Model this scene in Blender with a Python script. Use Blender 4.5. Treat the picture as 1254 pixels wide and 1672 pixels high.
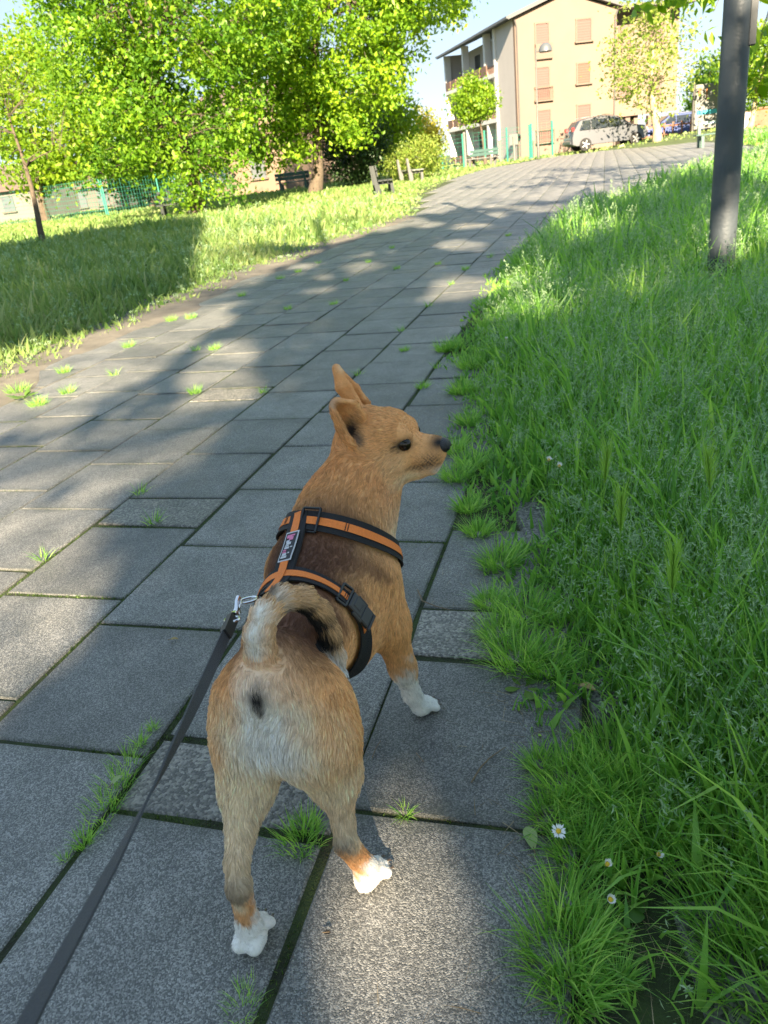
import bpy, math, random
import numpy as np
from mathutils import Vector, Matrix
random.seed(7); rng = np.random.default_rng(11)
sc = bpy.context.scene
for o in list(bpy.data.objects): bpy.data.objects.remove(o)
# ------------------------------------------------------------------ camera (from the photograph's vanishing points)
W, H, F, CH = 1254., 1672., 1256., 1.0
def _n(v): v = np.asarray(v, float); return v/np.linalg.norm(v)
_up = -_n([965-W/2, 3600-H/2, F])
_v = np.array([989-W/2, 227-H/2, F]); _v = _n(_v-_up*(_v@_up))
RM = np.array([np.cross(_v, _up), _v, _up])          # world = RM @ camera(x right, y down, z forward)
cam = bpy.data.cameras.new('camera'); camo = bpy.data.objects.new('camera', cam); sc.collection.objects.link(camo)
M4 = Matrix.Identity(4)
for r in range(3):
    M4[r][0], M4[r][1], M4[r][2] = RM[r][0], -RM[r][1], -RM[r][2]
M4[2][3] = CH
camo.matrix_world = M4
cam.sensor_fit = 'VERTICAL'; cam.sensor_height = 24.0; cam.lens = 24.0*F/H
cam.clip_start = 0.02; cam.clip_end = 2000
cam.dof.use_dof = True; cam.dof.focus_distance = 1.35; cam.dof.aperture_fstop = 7.5
sc.camera = camo
# ------------------------------------------------------------------ sky, sun, exposure
SUN_EL = math.radians(25); SDH = _n([0.30, -0.954])           # horizontal direction towards the sun
w = bpy.data.worlds.new('World'); sc.world = w; w.use_nodes = True
nt = w.node_tree; bg = nt.nodes['Background']
sky = nt.nodes.new('ShaderNodeTexSky'); sky.sky_type = 'NISHITA'; sky.sun_disc = False
sky.sun_elevation = SUN_EL; sky.sun_rotation = math.atan2(SDH[0], SDH[1]); sky.air_density = 0.6; sky.dust_density = 0.0; sky.ozone_density = 2.0
hsv = nt.nodes.new('ShaderNodeHueSaturation'); hsv.inputs['Saturation'].default_value = 3.3
gam = nt.nodes.new('ShaderNodeGamma'); gam.inputs[1].default_value = 0.12
nt.links.new(sky.outputs[0], gam.inputs[0]); nt.links.new(gam.outputs[0], hsv.inputs['Color']); nt.links.new(hsv.outputs[0], bg.inputs[0]); bg.inputs[1].default_value = 0.122
sun = bpy.data.lights.new('sun', 'SUN'); sun.energy = 3.9; sun.angle = math.radians(0.35); sun.color = (1.0, 0.82, 0.58)
suno = bpy.data.objects.new('sun', sun); sc.collection.objects.link(suno)
SUNV = np.array([SDH[0]*math.cos(SUN_EL), SDH[1]*math.cos(SUN_EL), math.sin(SUN_EL)])
suno.rotation_euler = Vector(SUNV).to_track_quat('Z', 'Y').to_euler(); suno.location = (3, -9, 12)
sc.view_settings.view_transform = 'Standard'; sc.view_settings.look = 'None'; sc.view_settings.gamma = 1.0
sc.view_settings.use_curve_mapping = False; sc.view_settings.exposure = 3.02
sc.cycles.max_bounces = 6; sc.cycles.diffuse_bounces = 3; sc.cycles.transmission_bounces = 4; sc.cycles.transparent_max_bounces = 8
sc.cycles.use_denoising = True
# ------------------------------------------------------------------ pixel <-> world helpers
def ray(p): return RM @ np.array([p[0]-W/2, p[1]-H/2, F])
def sst(a, b, x): t = np.clip((np.asarray(x, float)-a)/(b-a), 0, 1); return t*t*(3-2*t)
def zg(x, y): return 0.22*sst(14, 34, y)+0.42*np.exp(-((np.asarray(x, float)-4.5)/4.5)**2-((np.asarray(y, float)-48)/3.2)**2)
def gp(px, py, dz=0.0):
    d = ray((px, py)); lo, hi = 0.0, 200/max(d[1], 1e-6)
    prev = 0
    for t in np.linspace(0.2, 140, 1400)/d[1]:
        P = np.array([0, 0, CH])+t*d
        if P[2] < zg(P[0], P[1])+dz:
            lo, hi = prev, t; break
        prev = t
    for _ in range(40):
        m = (lo+hi)/2; P = np.array([0, 0, CH])+m*d
        if P[2] < zg(P[0], P[1])+dz: hi = m
        else: lo = m
    P = np.array([0, 0, CH])+hi*d
    if P[1] > 49.5: P = np.array([0, 0, CH])+d*(49.5/d[1]); P[2] = zg(P[0], P[1])
    return P
def aty(p, Y):
    d = ray(p); return np.array([0, 0, CH])+d*(Y/d[1])
def onplane(p, P0, N):
    d = ray(p); o = np.array([0, 0, CH]); return o+d*(((np.asarray(P0)-o)@N)/(d@N))
# ------------------------------------------------------------------ materials
MATS = {}
def mat(name, col, rough=0.7, metal=0.0, var=0.0, vscale=8.0, bump=0.0, bscale=60.0, spec=0.5, col2=None, coat=0.0):
    if name in MATS: return MATS[name]
    m = bpy.data.materials.new(name); m.use_nodes = True; n = m.node_tree; b = n.nodes['Principled BSDF']
    b.inputs['Base Color'].default_value = (*col, 1); b.inputs['Roughness'].default_value = rough; b.inputs['Metallic'].default_value = metal
    b.inputs['Specular IOR Level'].default_value = spec; b.inputs['Coat Weight'].default_value = coat
    geo = n.nodes.new('ShaderNodeNewGeometry')
    if var > 0 or col2:
        t = n.nodes.new('ShaderNodeTexNoise'); t.inputs['Scale'].default_value = vscale; t.inputs['Detail'].default_value = 6; t.inputs['Roughness'].default_value = 0.65
        n.links.new(geo.outputs['Position'], t.inputs['Vector'])
        r = n.nodes.new('ShaderNodeValToRGB'); r.color_ramp.elements[0].position = 0.3; r.color_ramp.elements[1].position = 0.72
        c2 = col2 or tuple(min(1, c*(1+var)) for c in col); c1 = col if col2 else tuple(c*(1-var) for c in col)
        r.color_ramp.elements[0].color = (*c1, 1); r.color_ramp.elements[1].color = (*c2, 1)
        n.links.new(t.outputs[0], r.inputs[0]); n.links.new(r.outputs[0], b.inputs['Base Color'])
    if bump > 0:
        t2 = n.nodes.new('ShaderNodeTexNoise'); t2.inputs['Scale'].default_value = bscale; t2.inputs['Detail'].default_value = 4
        n.links.new(geo.outputs['Position'], t2.inputs['Vector'])
        bp = n.nodes.new('ShaderNodeBump'); bp.inputs['Strength'].default_value = bump; bp.inputs['Distance'].default_value = 0.01
        n.links.new(t2.outputs[0], bp.inputs['Height']); n.links.new(bp.outputs[0], b.inputs['Normal'])
    MATS[name] = m; return m
def leafmat(name, cols, transl=0.45, rough=0.5, spec=0.35):
    """leaf/blade material: per-face random colour ('rnd'), part of the light passes through"""
    m = bpy.data.materials.new(name); m.use_nodes = True; n = m.node_tree; out = n.nodes['Material Output']; b = n.nodes['Principled BSDF']
    a = n.nodes.new('ShaderNodeAttribute'); a.attribute_name = 'rnd'
    r = n.nodes.new('ShaderNodeValToRGB'); el = r.color_ramp.elements
    while len(el) < len(cols): el.new(0.5)
    for i, c in enumerate(cols): el[i].position = i/(len(cols)-1); el[i].color = (*c, 1)
    n.links.new(a.outputs['Fac'], r.inputs[0]); n.links.new(r.outputs[0], b.inputs['Base Color'])
    b.inputs['Roughness'].default_value = rough; b.inputs['Specular IOR Level'].default_value = spec
    tr = n.nodes.new('ShaderNodeBsdfTranslucent'); mx = n.nodes.new('ShaderNodeMixShader'); mx.inputs[0].default_value = transl
    hs = n.nodes.new('ShaderNodeHueSaturation'); hs.inputs['Hue'].default_value = 0.485; hs.inputs['Saturation'].default_value = 1.1; hs.inputs['Value'].default_value = 1.75
    n.links.new(r.outputs[0], hs.inputs['Color']); n.links.new(hs.outputs[0], tr.inputs['Color'])
    n.links.new(b.outputs[0], mx.inputs[1]); n.links.new(tr.outputs[0], mx.inputs[2]); n.links.new(mx.outputs[0], out.inputs['Surface'])
    return m
# ------------------------------------------------------------------ object helpers
def link(o, parent=None):
    sc.collection.objects.link(o)
    if parent is not None: o.parent = parent
    return o
def tag(o, label=None, cat=None, group=None, kind=None):
    if label: o['label'] = label
    if cat: o['category'] = cat
    if group: o['group'] = group
    if kind: o['kind'] = kind
    return o
def empty(name, loc, rz=0.0):
    o = bpy.data.objects.new(name, None); o.location = loc; o.rotation_euler = (0, 0, rz); o.empty_display_size = 0.1
    return link(o)
def bigmesh(name, V, Fq, mats, parent=None, rnd=None, smooth=False, col=None, mi=None):
    """fast mesh from arrays; Fq (n,3) or (n,4)"""
    V = np.asarray(V, np.float32); Fq = np.asarray(Fq, np.int32); k = Fq.shape[1]
    me = bpy.data.meshes.new(name); me.vertices.add(len(V)); me.vertices.foreach_set('co', V.ravel())
    me.loops.add(Fq.size); me.loops.foreach_set('vertex_index', Fq.ravel())
    me.polygons.add(len(Fq)); me.polygons.foreach_set('loop_start', np.arange(0, Fq.size, k, dtype=np.int32))
    if rnd is not None:
        a = me.attributes.new('rnd', 'FLOAT', 'FACE'); a.data.foreach_set('value', np.asarray(rnd, np.float32))
    if col is not None:
        a = me.attributes.new('col', 'FLOAT_COLOR', 'POINT'); a.data.foreach_set('color', np.c_[col, np.ones(len(col))].astype(np.float32).ravel())
    if smooth: me.polygons.foreach_set('use_smooth', np.ones(len(Fq), bool))
    if mi is not None: me.polygons.foreach_set('material_index', np.asarray(mi, np.int32))
    me.update(calc_edges=True)
    for m in (mats if isinstance(mats, (list, tuple)) else [mats]): me.materials.append(m)
    return link(bpy.data.objects.new(name, me), parent)
class MB:
    """collects simple shapes; build() links them as one mesh"""
    def __init__(s): s.v = []; s.f = []; s.m = []; s.cur = 0
    def add(s, V, Fs):
        o = len(s.v); s.v += [tuple(map(float, p)) for p in V]
        for f in Fs: s.f.append(tuple(i+o for i in f)); s.m.append(s.cur)
        return s
    def box(s, c, d, rz=0.0, rx=0.0, ry=0.0, bev=0.0):
        c = np.asarray(c, float); hx, hy, hz = np.asarray(d, float)/2
        R = np.array(Matrix.Rotation(rz, 3, 'Z') @ Matrix.Rotation(ry, 3, 'Y') @ Matrix.Rotation(rx, 3, 'X'))
        if bev > 0:
            b = min(bev, hx*.9, hy*.9, hz*.9)
            L = [(-hz, hx-b, hy-b), (-hz+b, hx, hy), (hz-b, hx, hy), (hz, hx-b, hy-b)]
            V = []
            for z, x, y in L: V += [(-x, -y, z), (x, -y, z), (x, y, z), (-x, y, z)]
            Fs = [(3, 2, 1, 0), (12, 13, 14, 15)]
            for l in range(3):
                for k in range(4): Fs.append((l*4+k, l*4+(k+1) % 4, l*4+4+(k+1) % 4, l*4+4+k))
        else:
            V = [(-hx, -hy, -hz), (hx, -hy, -hz), (hx, hy, -hz), (-hx, hy, -hz), (-hx, -hy, hz), (hx, -hy, hz), (hx, hy, hz), (-hx, hy, hz)]
            Fs = [(3, 2, 1, 0), (4, 5, 6, 7), (0, 1, 5, 4), (1, 2, 6, 5), (2, 3, 7, 6), (3, 0, 4, 7)]
        return s.add((np.asarray(V) @ R.T)+c, Fs)
    def tube(s, P, r, n=8, cap=True):
        P = np.asarray(P, float); m = len(P); r = np.full(m, r) if np.isscalar(r) else np.asarray(r, float)
        T = np.gradient(P, axis=0); T /= np.linalg.norm(T, axis=1)[:, None]+1e-12
        a = np.array([0, 0, 1.]) if abs(T[0][2]) < .9 else np.array([1., 0, 0])
        V = []
        u = np.cross(T[0], a); u /= np.linalg.norm(u)
        for i in range(m):
            u = u-T[i]*(u@T[i]); u /= np.linalg.norm(u)+1e-12; vv = np.cross(T[i], u)
            for k in range(n):
                t = 2*math.pi*k/n; V.append(P[i]+r[i]*(math.cos(t)*u+math.sin(t)*vv))
        Fs = [(i*n+k, i*n+(k+1) % n, (i+1)*n+(k+1) % n, (i+1)*n+k) for i in range(m-1) for k in range(n)]
        if cap: Fs += [tuple(range(n-1, -1, -1)), tuple((m-1)*n+k for k in range(n))]
        return s.add(V, Fs)
    def prism(s, poly, axis_o, e1, e2, e3, t0, t1):
        """2-D outline poly in plane e1,e2 from axis_o, extruded along e3 between t0 and t1"""
        o, e1, e2, e3 = map(lambda q: np.asarray(q, float), (axis_o, e1, e2, e3)); n = len(poly)
        V = [o+x*e1+y*e2+t0*e3 for x, y in poly]+[o+x*e1+y*e2+t1*e3 for x, y in poly]
        return s.add(V, [tuple(range(n-1, -1, -1)), tuple(range(n, 2*n))]+[(k, (k+1) % n, n+(k+1) % n, n+k) for k in range(n)])
    def build(s, name, m, parent=None, smooth=False, loc=None):
        me = bpy.data.meshes.new(name); me.from_pydata(s.v, [], s.f)
        for q in (m if isinstance(m, (list, tuple)) else [m]): me.materials.append(q)
        if any(s.m): me.polygons.foreach_set('material_index', s.m)
        if smooth:
            me.polygons.foreach_set('use_smooth', [True]*len(s.f))
            try: me.set_sharp_from_angle(angle=math.radians(40))
            except Exception: pass
        me.update(); o = bpy.data.objects.new(name, me)
        if loc is not None: o.location = loc
        return link(o, parent)
def copy_tree(o, parent=None):
    c = o.copy(); sc.collection.objects.link(c); c.parent = parent
    for ch in list(o.children): copy_tree(ch, c)
    return c
# ================================================================== GROUND, PATH, SLABS
LB = np.array([(-3.5, -5), (-3.55, 3.2), (-3.75, 4.2), (-3.85, 5.5), (-4.0, 8.4), (-3.85, 11.5), (-3.6, 15.5)])
RB = np.array([(0.02, -5), (-0.02, .6), (-.07, .9), (-.19, 1.4), (-.33, 2.0), (-.50, 2.4), (-.66, 3.3), (-.82, 4.0), (-.88, 5.1), (-.98, 7.0), (-.9, 9.0), (-.6, 12.0), (.1, 13.2)])
farL = [gp(x, y)[:2] for x, y in [(690, 322), (722, 300), (800, 274), (900, 252), (945, 244)]]
farR = [gp(x, y)[:2] for x, y in [(1100, 292), (1160, 268), (1300, 250)]]
PYEND = min(45.0, farL[-1][1])
LB = np.vstack([LB, [q for q in farL if q[1] > 16]]); RB = np.vstack([RB, [q for q in farR if q[1] > 13.5]])
LB = LB[np.argsort(LB[:, 1])]; RB = RB[np.argsort(RB[:, 1])]
def xl(y): return np.interp(y, LB[:, 1], LB[:, 0])
def xr(y): return np.interp(y, RB[:, 1], RB[:, 0])
def sinn(x, y, f): return (np.sin(x*f+1.3*np.sin(y*f*.7+2))+np.sin(y*f*1.17+1.7*np.sin(x*f*.63+.5))+np.sin((x+y)*f*.53+.9))/3
# ground sheet
def axis(lim, fine, step0, grow):
    a = [0.0]; s = step0
    while a[-1] < lim:
        a.append(a[-1]+s); s = s if a[-1] < fine else s*grow
    return a
ax = axis(700, 40, 1.0, 1.25); gx = np.array(sorted(set([-q for q in ax]+ax))); ay = axis(900, 70, 1.0, 1.25); gy = np.array([-400, -150, -60, -30, -15, -8, -4, -2]+ay)
X, Y = np.meshgrid(gx, gy); V = np.c_[X.ravel(), Y.ravel(), (zg(X, Y)-0.03).ravel()]
nx, ny = len(gx), len(gy); I = (np.arange(ny-1)[:, None]*nx+np.arange(nx-1)[None]).ravel()
m_ground = mat('lawn_soil', (.035, .05, .016), .95, col2=(.07, .105, .028), vscale=1.3, bump=.6, bscale=40)
tag(bigmesh('ground', V, np.c_[I, I+1, I+nx+1, I+nx], m_ground, smooth=True), kind='structure')
# bed of the path: soil and moss that shows in the joints
m_bed = mat('mossy_joint_soil', (.022, .022, .014), 1.0, col2=(.05, .085, .016), vscale=9, bump=1.0, bscale=220)
m_dirt = mat('sandy_soil', (.10, .09, .07), 1.0, col2=(.19, .17, .135), vscale=6, bump=.8, bscale=160)
ys = np.concatenate([np.arange(-4, 16, .25), np.arange(16, PYEND+.5, .5)])
V = []; 
for y in ys: V += [(xl(y)-.5, y, zg(0, y)-.006), (xr(y)+.35, y, zg(0, y)-.006)]
I = np.arange(len(ys)-1)*2
path = bigmesh('path', V, np.c_[I, I+1, I+3, I+2], m_bed); tag(path, kind='structure')
V = []
for y in np.arange(-1, 16, .25):
    jx = .12*math.sin(y*2.3)+.07*math.sin(y*5.1+1); inn = xl(y)+.16+jx*.9-.1*sst(8, 14, y)
    V += [(xl(y)-.6, y, zg(0, y)-.002+.012*math.sin(y*3)), (xl(y)-.2, y, zg(0, y)+.014), (inn, y, zg(0, y)+.005), (inn+.13, y, zg(0, y)-.004), (inn+.55, y, zg(0, y)-.006)]
n_ = len(V)//5; I = np.array([k*5+j for k in range(n_-1) for j in range(4)])
tag(bigmesh('dirt_verge', V, np.c_[I, I+1, I+6, I+5], m_dirt, smooth=True), kind='structure')
# slab material: washed concrete, fine pale and dark grains
def slabmat(name, dark, light, gscale, tint=.14, grain=1.0, stain=(.05, .055, .035), rim=.55):
    m = bpy.data.materials.new(name); m.use_nodes = True; n = m.node_tree; L = n.links; b = n.nodes['Principled BSDF']; N = n.nodes.new
    geo = N('ShaderNodeNewGeometry'); tc = N('ShaderNodeTexCoord'); oi = N('ShaderNodeObjectInfo')
    vo = N('ShaderNodeTexVoronoi'); vo.inputs['Scale'].default_value = gscale; L.new(geo.outputs['Position'], vo.inputs['Vector'])
    sx = N('ShaderNodeSeparateColor'); L.new(vo.outputs['Color'], sx.inputs[0])
    rp = N('ShaderNodeValToRGB'); e = rp.color_ramp.elements; e[0].position = .25; e[0].color = (*dark, 1); e[1].position = .95; e[1].color = (*light, 1)
    q = e.new(.62); q.color = (*[d*.55+l*.45 for d, l in zip(dark, light)], 1)
    L.new(sx.outputs[0], rp.inputs[0])
    ns = N('ShaderNodeTexNoise'); ns.inputs['Scale'].default_value = 5; ns.inputs['Detail'].default_value = 8; ns.inputs['Roughness'].default_value = .7; L.new(geo.outputs['Position'], ns.inputs['Vector'])
    r2 = N('ShaderNodeValToRGB'); r2.color_ramp.elements[0].position = .3; r2.color_ramp.elements[0].color = (.55, .56, .54, 1); r2.color_ramp.elements[1].position = .72; r2.color_ramp.elements[1].color = (1.2, 1.19, 1.16, 1)
    L.new(ns.outputs[0], r2.inputs[0])
    mu = N('ShaderNodeMix'); mu.data_type = 'RGBA'; mu.blend_type = 'MULTIPLY'; mu.inputs[0].default_value = 1; L.new(rp.outputs[0], mu.inputs[6]); L.new(r2.outputs[0], mu.inputs[7])
    mr = N('ShaderNodeMapRange'); mr.inputs[3].default_value = 1-tint; mr.inputs[4].default_value = 1+tint; L.new(oi.outputs['Random'], mr.inputs[0])
    mu2 = N('ShaderNodeMix'); mu2.data_type = 'RGBA'; mu2.blend_type = 'MULTIPLY'; mu2.inputs[0].default_value = 1; L.new(mu.outputs[2], mu2.inputs[6])
    cc = N('ShaderNodeCombineColor'); [L.new(mr.outputs[0], cc.inputs[i]) for i in range(3)]; L.new(cc.outputs[0], mu2.inputs[7])
    # dirt and algae creeping in from the slab's rim
    sp = N('ShaderNodeSeparateXYZ'); L.new(tc.outputs['Object'], sp.inputs[0])
    ax_ = N('ShaderNodeMath'); ax_.operation = 'ABSOLUTE'; L.new(sp.outputs[0], ax_.inputs[0]); ay_ = N('ShaderNodeMath'); ay_.operation = 'ABSOLUTE'; L.new(sp.outputs[1], ay_.inputs[0])
    mxm = N('ShaderNodeMath'); mxm.operation = 'MAXIMUM'; L.new(ax_.outputs[0], mxm.inputs[0]); L.new(ay_.outputs[0], mxm.inputs[1])
    n3 = N('ShaderNodeTexNoise'); n3.inputs['Scale'].default_value = 14; n3.inputs['Detail'].default_value = 5; L.new(geo.outputs['Position'], n3.inputs['Vector'])
    ma = N('ShaderNodeMath'); ma.operation = 'MULTIPLY_ADD'; L.new(n3.outputs[0], ma.inputs[0]); ma.inputs[1].default_value = .11; L.new(mxm.outputs[0], ma.inputs[2])
    m3 = N('ShaderNodeMapRange'); m3.inputs[1].default_value = .235; m3.inputs[2].default_value = .285; m3.inputs[3].default_value = 0; m3.inputs[4].default_value = rim; L.new(ma.outputs[0], m3.inputs[0])
    mx = N('ShaderNodeMix'); mx.data_type = 'RGBA'; L.new(m3.outputs[0], mx.inputs[0]); L.new(mu2.outputs[2], mx.inputs[6]); mx.inputs[7].default_value = (*stain, 1)
    L.new(mx.outputs[2], b.inputs['Base Color']); b.inputs['Roughness'].default_value = .5; b.inputs['Specular IOR Level'].default_value = .62
    bp = N('ShaderNodeBump'); bp.inputs['Strength'].default_value = .6*grain; bp.inputs['Distance'].default_value = .0022
    iv = N('ShaderNodeMath'); iv.operation = 'SUBTRACT'; iv.inputs[0].default_value = 1; L.new(vo.outputs['Distance'], iv.inputs[1])
    L.new(iv.outputs[0], bp.inputs['Height']); L.new(bp.outputs[0], b.inputs['Normal'])
    return m
m_slab = slabmat('washed_concrete_slab', (.078, .079, .077), (.295, .29, .275), 430, tint=.2)
m_slabf = slabmat('washed_concrete_slab_far', (.13, .13, .128), (.31, .305, .295), 330, rim=0)
m_peb = slabmat('pebbly_concrete', (.09, .085, .075), (.31, .29, .25), 185, grain=1.4)
m_kerb = slabmat('dark_kerb_concrete', (.035, .034, .03), (.20, .19, .17), 170, grain=.9, rim=.3)
CX = [-.03, -.43, -.855, -1.26, -1.66, -2.06, -2.46, -2.855, -3.255, -3.655, -4.055]
PITCH = .4365
cols = {  # right line -> (first joint, filler joints (start,end))
    -.03: (.92, [(1.37, 1.57)]), -.43: (-.02, [(.855, 1.05), (4.07, 4.25)]), -.855: (.555, []), -1.26: (.68, [(2.012, 2.222)]),
    -1.66: (.81, [(3.43, 3.655)]), -2.06: (.98, []), -2.46: (.62, []), -2.855: (1.0, []), -3.255: (.8, []), -3.655: (.9, [])}
def slab_mesh(name, w, l, m, var=0):
    b = MB(); hw, hl, t, bv = w/2, l/2, .05, .004
    V = []; r = np.random.default_rng(50+var)
    cj = r.uniform(0, .004, (4, 2))+(r.random((4, 1)) < .22)*r.uniform(.004, .014, (4, 2))
    for z, d in ((-t, 0), (-bv, 0), (0, bv)):
        for k, (sx, sy) in enumerate(((-1, -1), (1, -1), (1, 1), (-1, 1))): V.append((sx*(hw-d-cj[k][0]), sy*(hl-d-cj[k][1]), z))
    Fs = [(8, 9, 10, 11)]+[(l_*4+k, l_*4+(k+1) % 4, l_*4+4+(k+1) % 4, l_*4+4+k) for l_ in range(2) for k in range(4)]
    b.add(V, Fs); me = bpy.data.meshes.new(name); me.from_pydata(b.v, [], b.f); me.materials.append(m); return me
SM = [slab_mesh('paving_slab', .3935, PITCH-.0062, m_slab, i) for i in range(9)]
slabs = []   # (cx, cy, w, l, filler)
for i, xr_ in enumerate(CX[:-1]):
    w_ = xr_-CX[i+1]; y0, fil = cols[xr_]; y = y0-PITCH*6
    fil = list(fil)
    while y < PYEND:
        nf = [f for f in fil if abs(f[0]-y) < .06]
        if nf: l_ = nf[0][1]-y; slabs.append((xr_-w_/2, y+l_/2, w_, l_, True)); y += l_; continue
        if y > 6 and rng.random() < .03: l_ = .2; slabs.append((xr_-w_/2, y+l_/2, w_, l_, True)); y += l_; continue
        slabs.append((xr_-w_/2, y+PITCH/2, w_, PITCH, False)); y += PITCH
for k in range(1, 26):       # further columns of the wide end of the path
    for sgn in (1, -1):
        xc = (-.03+.4*(k-.5)) if sgn > 0 else (CX[-1]-.4*(k-.5)); y = 12+rng.uniform(0, .4)
        while y < PYEND: slabs.append((xc, y+PITCH/2, .4, PITCH, False)); y += PITCH
keep = []
for s in slabs:
    lim_l = xl(s[1])+.10
    if s[0] < lim_l or s[0] > xr(s[1])+(.16 if s[1] < 12 else 0): continue
    if s[1] < -1.2: continue
    keep.append(s)
keep.sort(key=lambda s: s[1] if s[1] > .2 else 99-s[1])
def place_slab(s, me):
    o = bpy.data.objects.new('paving_slab' if not s[4] else 'filler_slab', me); link(o, path)
    o.location = (s[0]+rng.uniform(-.002, .002), s[1]+rng.uniform(-.002, .002), rng.uniform(-.003, .002)+zg(0, s[1]))
    o.rotation_euler = (rng.uniform(-.006, .006), rng.uniform(-.006, .006), rng.uniform(-.004, .004)+(math.pi if rng.random() < .5 else 0))
    return o
FM = {}
for s in keep[:290]:
    if s[4]:
        key = round(s[3], 2)
        if key not in FM: FM[key] = slab_mesh('filler_slab', s[2]-.012, s[3]-.014, m_peb, 9)
        place_slab(s, FM[key])
    else:
        o = place_slab(s, SM[int(rng.integers(9))]); o.scale = ((s[2]-.0068)/.3935, 1, 1)
V = []; Fs = []
for s in keep[290:]:
    b0 = len(V); hw, hl = s[2]/2-.005, s[3]/2-.005; dz = rng.uniform(-.003, .003)
    for z, d in ((-.02, 0), (-.003, 0), (0, .004)):
        for sx, sy in ((-1, -1), (1, -1), (1, 1), (-1, 1)):
            y = s[1]+sy*(hl-d); V.append((s[0]+sx*(hw-d), y, z+zg(0, y)+dz))
    Fs += [(b0+8, b0+9, b0+10, b0+11)]+[(b0+l_*4+k, b0+l_*4+(k+1) % 4, b0+l_*4+4+(k+1) % 4, b0+l_*4+4+k) for l_ in range(2) for k in range(4)]
tag(bigmesh('far_paving_slabs', V, Fs, m_slabf, path), kind='stuff')
# kerb stones on the right rim, half grown over
kerb = empty('kerb', (0, 0, 0)); tag(kerb, kind='structure')
kp = [((.15, .50), (.085, .84)), ((.08, .86), (-.015, 1.18)), ((-.02, 1.2), (-.11, 1.5)), ((-.12, 1.52), (-.19, 1.84)), ((-.195, 1.86), (-.30, 2.24)), ((-.31, 2.26), (-.45, 2.6)), ((-.46, 2.62), (-.60, 2.98)), ((.20, .14), (.155, .48))]
for k, (a, b_) in enumerate(kp):
    a, b_ = np.array(a), np.array(b_); c = (a+b_)/2; d = b_-a; L_ = np.linalg.norm(d)
    q = MB(); q.box((0, 0, 0), (.105, L_-.012, .09), bev=.008)
    o = q.build('kerb_stone', m_kerb, kerb); o.location = (c[0]+.06, c[1], -.043+rng.uniform(-.004, .003)); o.rotation_euler = (rng.uniform(-.02, .02), rng.uniform(-.03, .03), math.atan2(-d[0], d[1]))
# ================================================================== GRASS
def blades(P, h, w, az, lean, curl, seg=3):
    """bent tapering blades -> verts, tris (n blades)"""
    n = len(P); D = np.c_[np.cos(az), np.sin(az), np.zeros(n)]; S = np.c_[-np.sin(az), np.cos(az), np.zeros(n)]
    ph = rng.uniform(0, 6.28, n); S = S*np.cos(ph)[:, None]*.5+S*.5+0*D
    S = np.c_[-np.sin(az+ph*.25), np.cos(az+ph*.25), np.zeros(n)]
    rows = []
    for i in range(seg+1):
        t = i/seg; ang = lean+curl*t
        # integrate bend
        rows.append((t, ang))
    V = np.zeros((n, 2*seg+1, 3)); cur = P.astype(float).copy(); prev = 0
    for i, (t, ang) in enumerate(rows):
        if i > 0:
            step = (h/seg)[:, None]; a = (rows[i-1][1]+ang)/2
            cur = cur+step*(np.cos(a)[:, None]*np.array([0, 0, 1])+np.sin(a)[:, None]*D)
        wid = (w*(1-t**1.6)*.5*(0.75 if i == 0 else 1))[:, None]
        if i < seg: V[:, 2*i] = cur-S*wid; V[:, 2*i+1] = cur+S*wid
        else: V[:, 2*seg] = cur
    T = []
    for i in range(seg-1): T += [(2*i, 2*i+1, 2*i+3), (2*i, 2*i+3, 2*i+2)]
    T.append((2*seg-2, 2*seg-1, 2*seg)); T = np.array(T); nv = 2*seg+1
    Fc = (np.arange(n)[:, None, None]*nv+T[None]).reshape(-1, 3)
    return V.reshape(-1, 3), Fc, len(T)
GREEN = [(.05, .15, .03), (.13, .305, .055), (.24, .455, .085), (.39, .58, .13)]
m_grass = leafmat('grass_blade', GREEN, .42, .42, .4)
m_grassL = leafmat('grass_blade_dry', [(.07, .15, .035), (.14, .235, .06), (.22, .30, .09), (.34, .37, .17)], .38, .5, .3)
m_seed = leafmat('grass_seed', [(.16, .27, .13), (.26, .38, .2), (.38, .49, .29)], .3, .7, .2)
def polar(n_rho, a0, a1, r0, r1, rc=1.6, p=1.7):
    r = np.linspace(r0, r1, 4000); rho = n_rho*np.minimum(1, (rc/r)**p); pdf = rho*r; N = int(np.trapz(pdf, r)*(a1-a0)); c = np.cumsum(pdf); c /= c[-1]
    rr = np.interp(rng.random(N), c, r); th = rng.uniform(a0, a1, N)
    return np.c_[rr*np.sin(th), rr*np.cos(th)], rr
def lawn(name, pts, rr, inside, hfun, mats_, label, seedn=0, wbase=.0042, dry=0.0):
    k = inside(pts[:, 0], pts[:, 1]); P = pts[k]; r = rr[k]; n = len(P)
    hh = hfun(P[:, 0], P[:, 1])*rng.uniform(.55, 1.3, n); ww = wbase*(1+r*.42)*rng.uniform(.6, 1.6, n)
    big = rng.random(n) < .16; ww[big] *= 2.1; hh[big] *= 1.25
    P3 = np.c_[P, zg(P[:, 0], P[:, 1])-.02]
    az = rng.uniform(0, 6.28, n); lean = np.abs(rng.normal(.15, .22, n)); curl = np.abs(rng.normal(.75, .5, n))
    V, Fc, nt_ = blades(P3, hh, ww, az, lean, curl)
    pat = .5+.35*sinn(P[:, 0], P[:, 1], 2.1)+.15*sinn(P[:, 0], P[:, 1], 7)
    rn = np.clip(pat*.55+rng.normal(.22, .2, n)+dry, 0, 1)
    o = bigmesh(name, V, Fc, mats_, rnd=np.repeat(rn, nt_)); tag(o, label, 'grass', kind='stuff')
    return P3, r, hh
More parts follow.
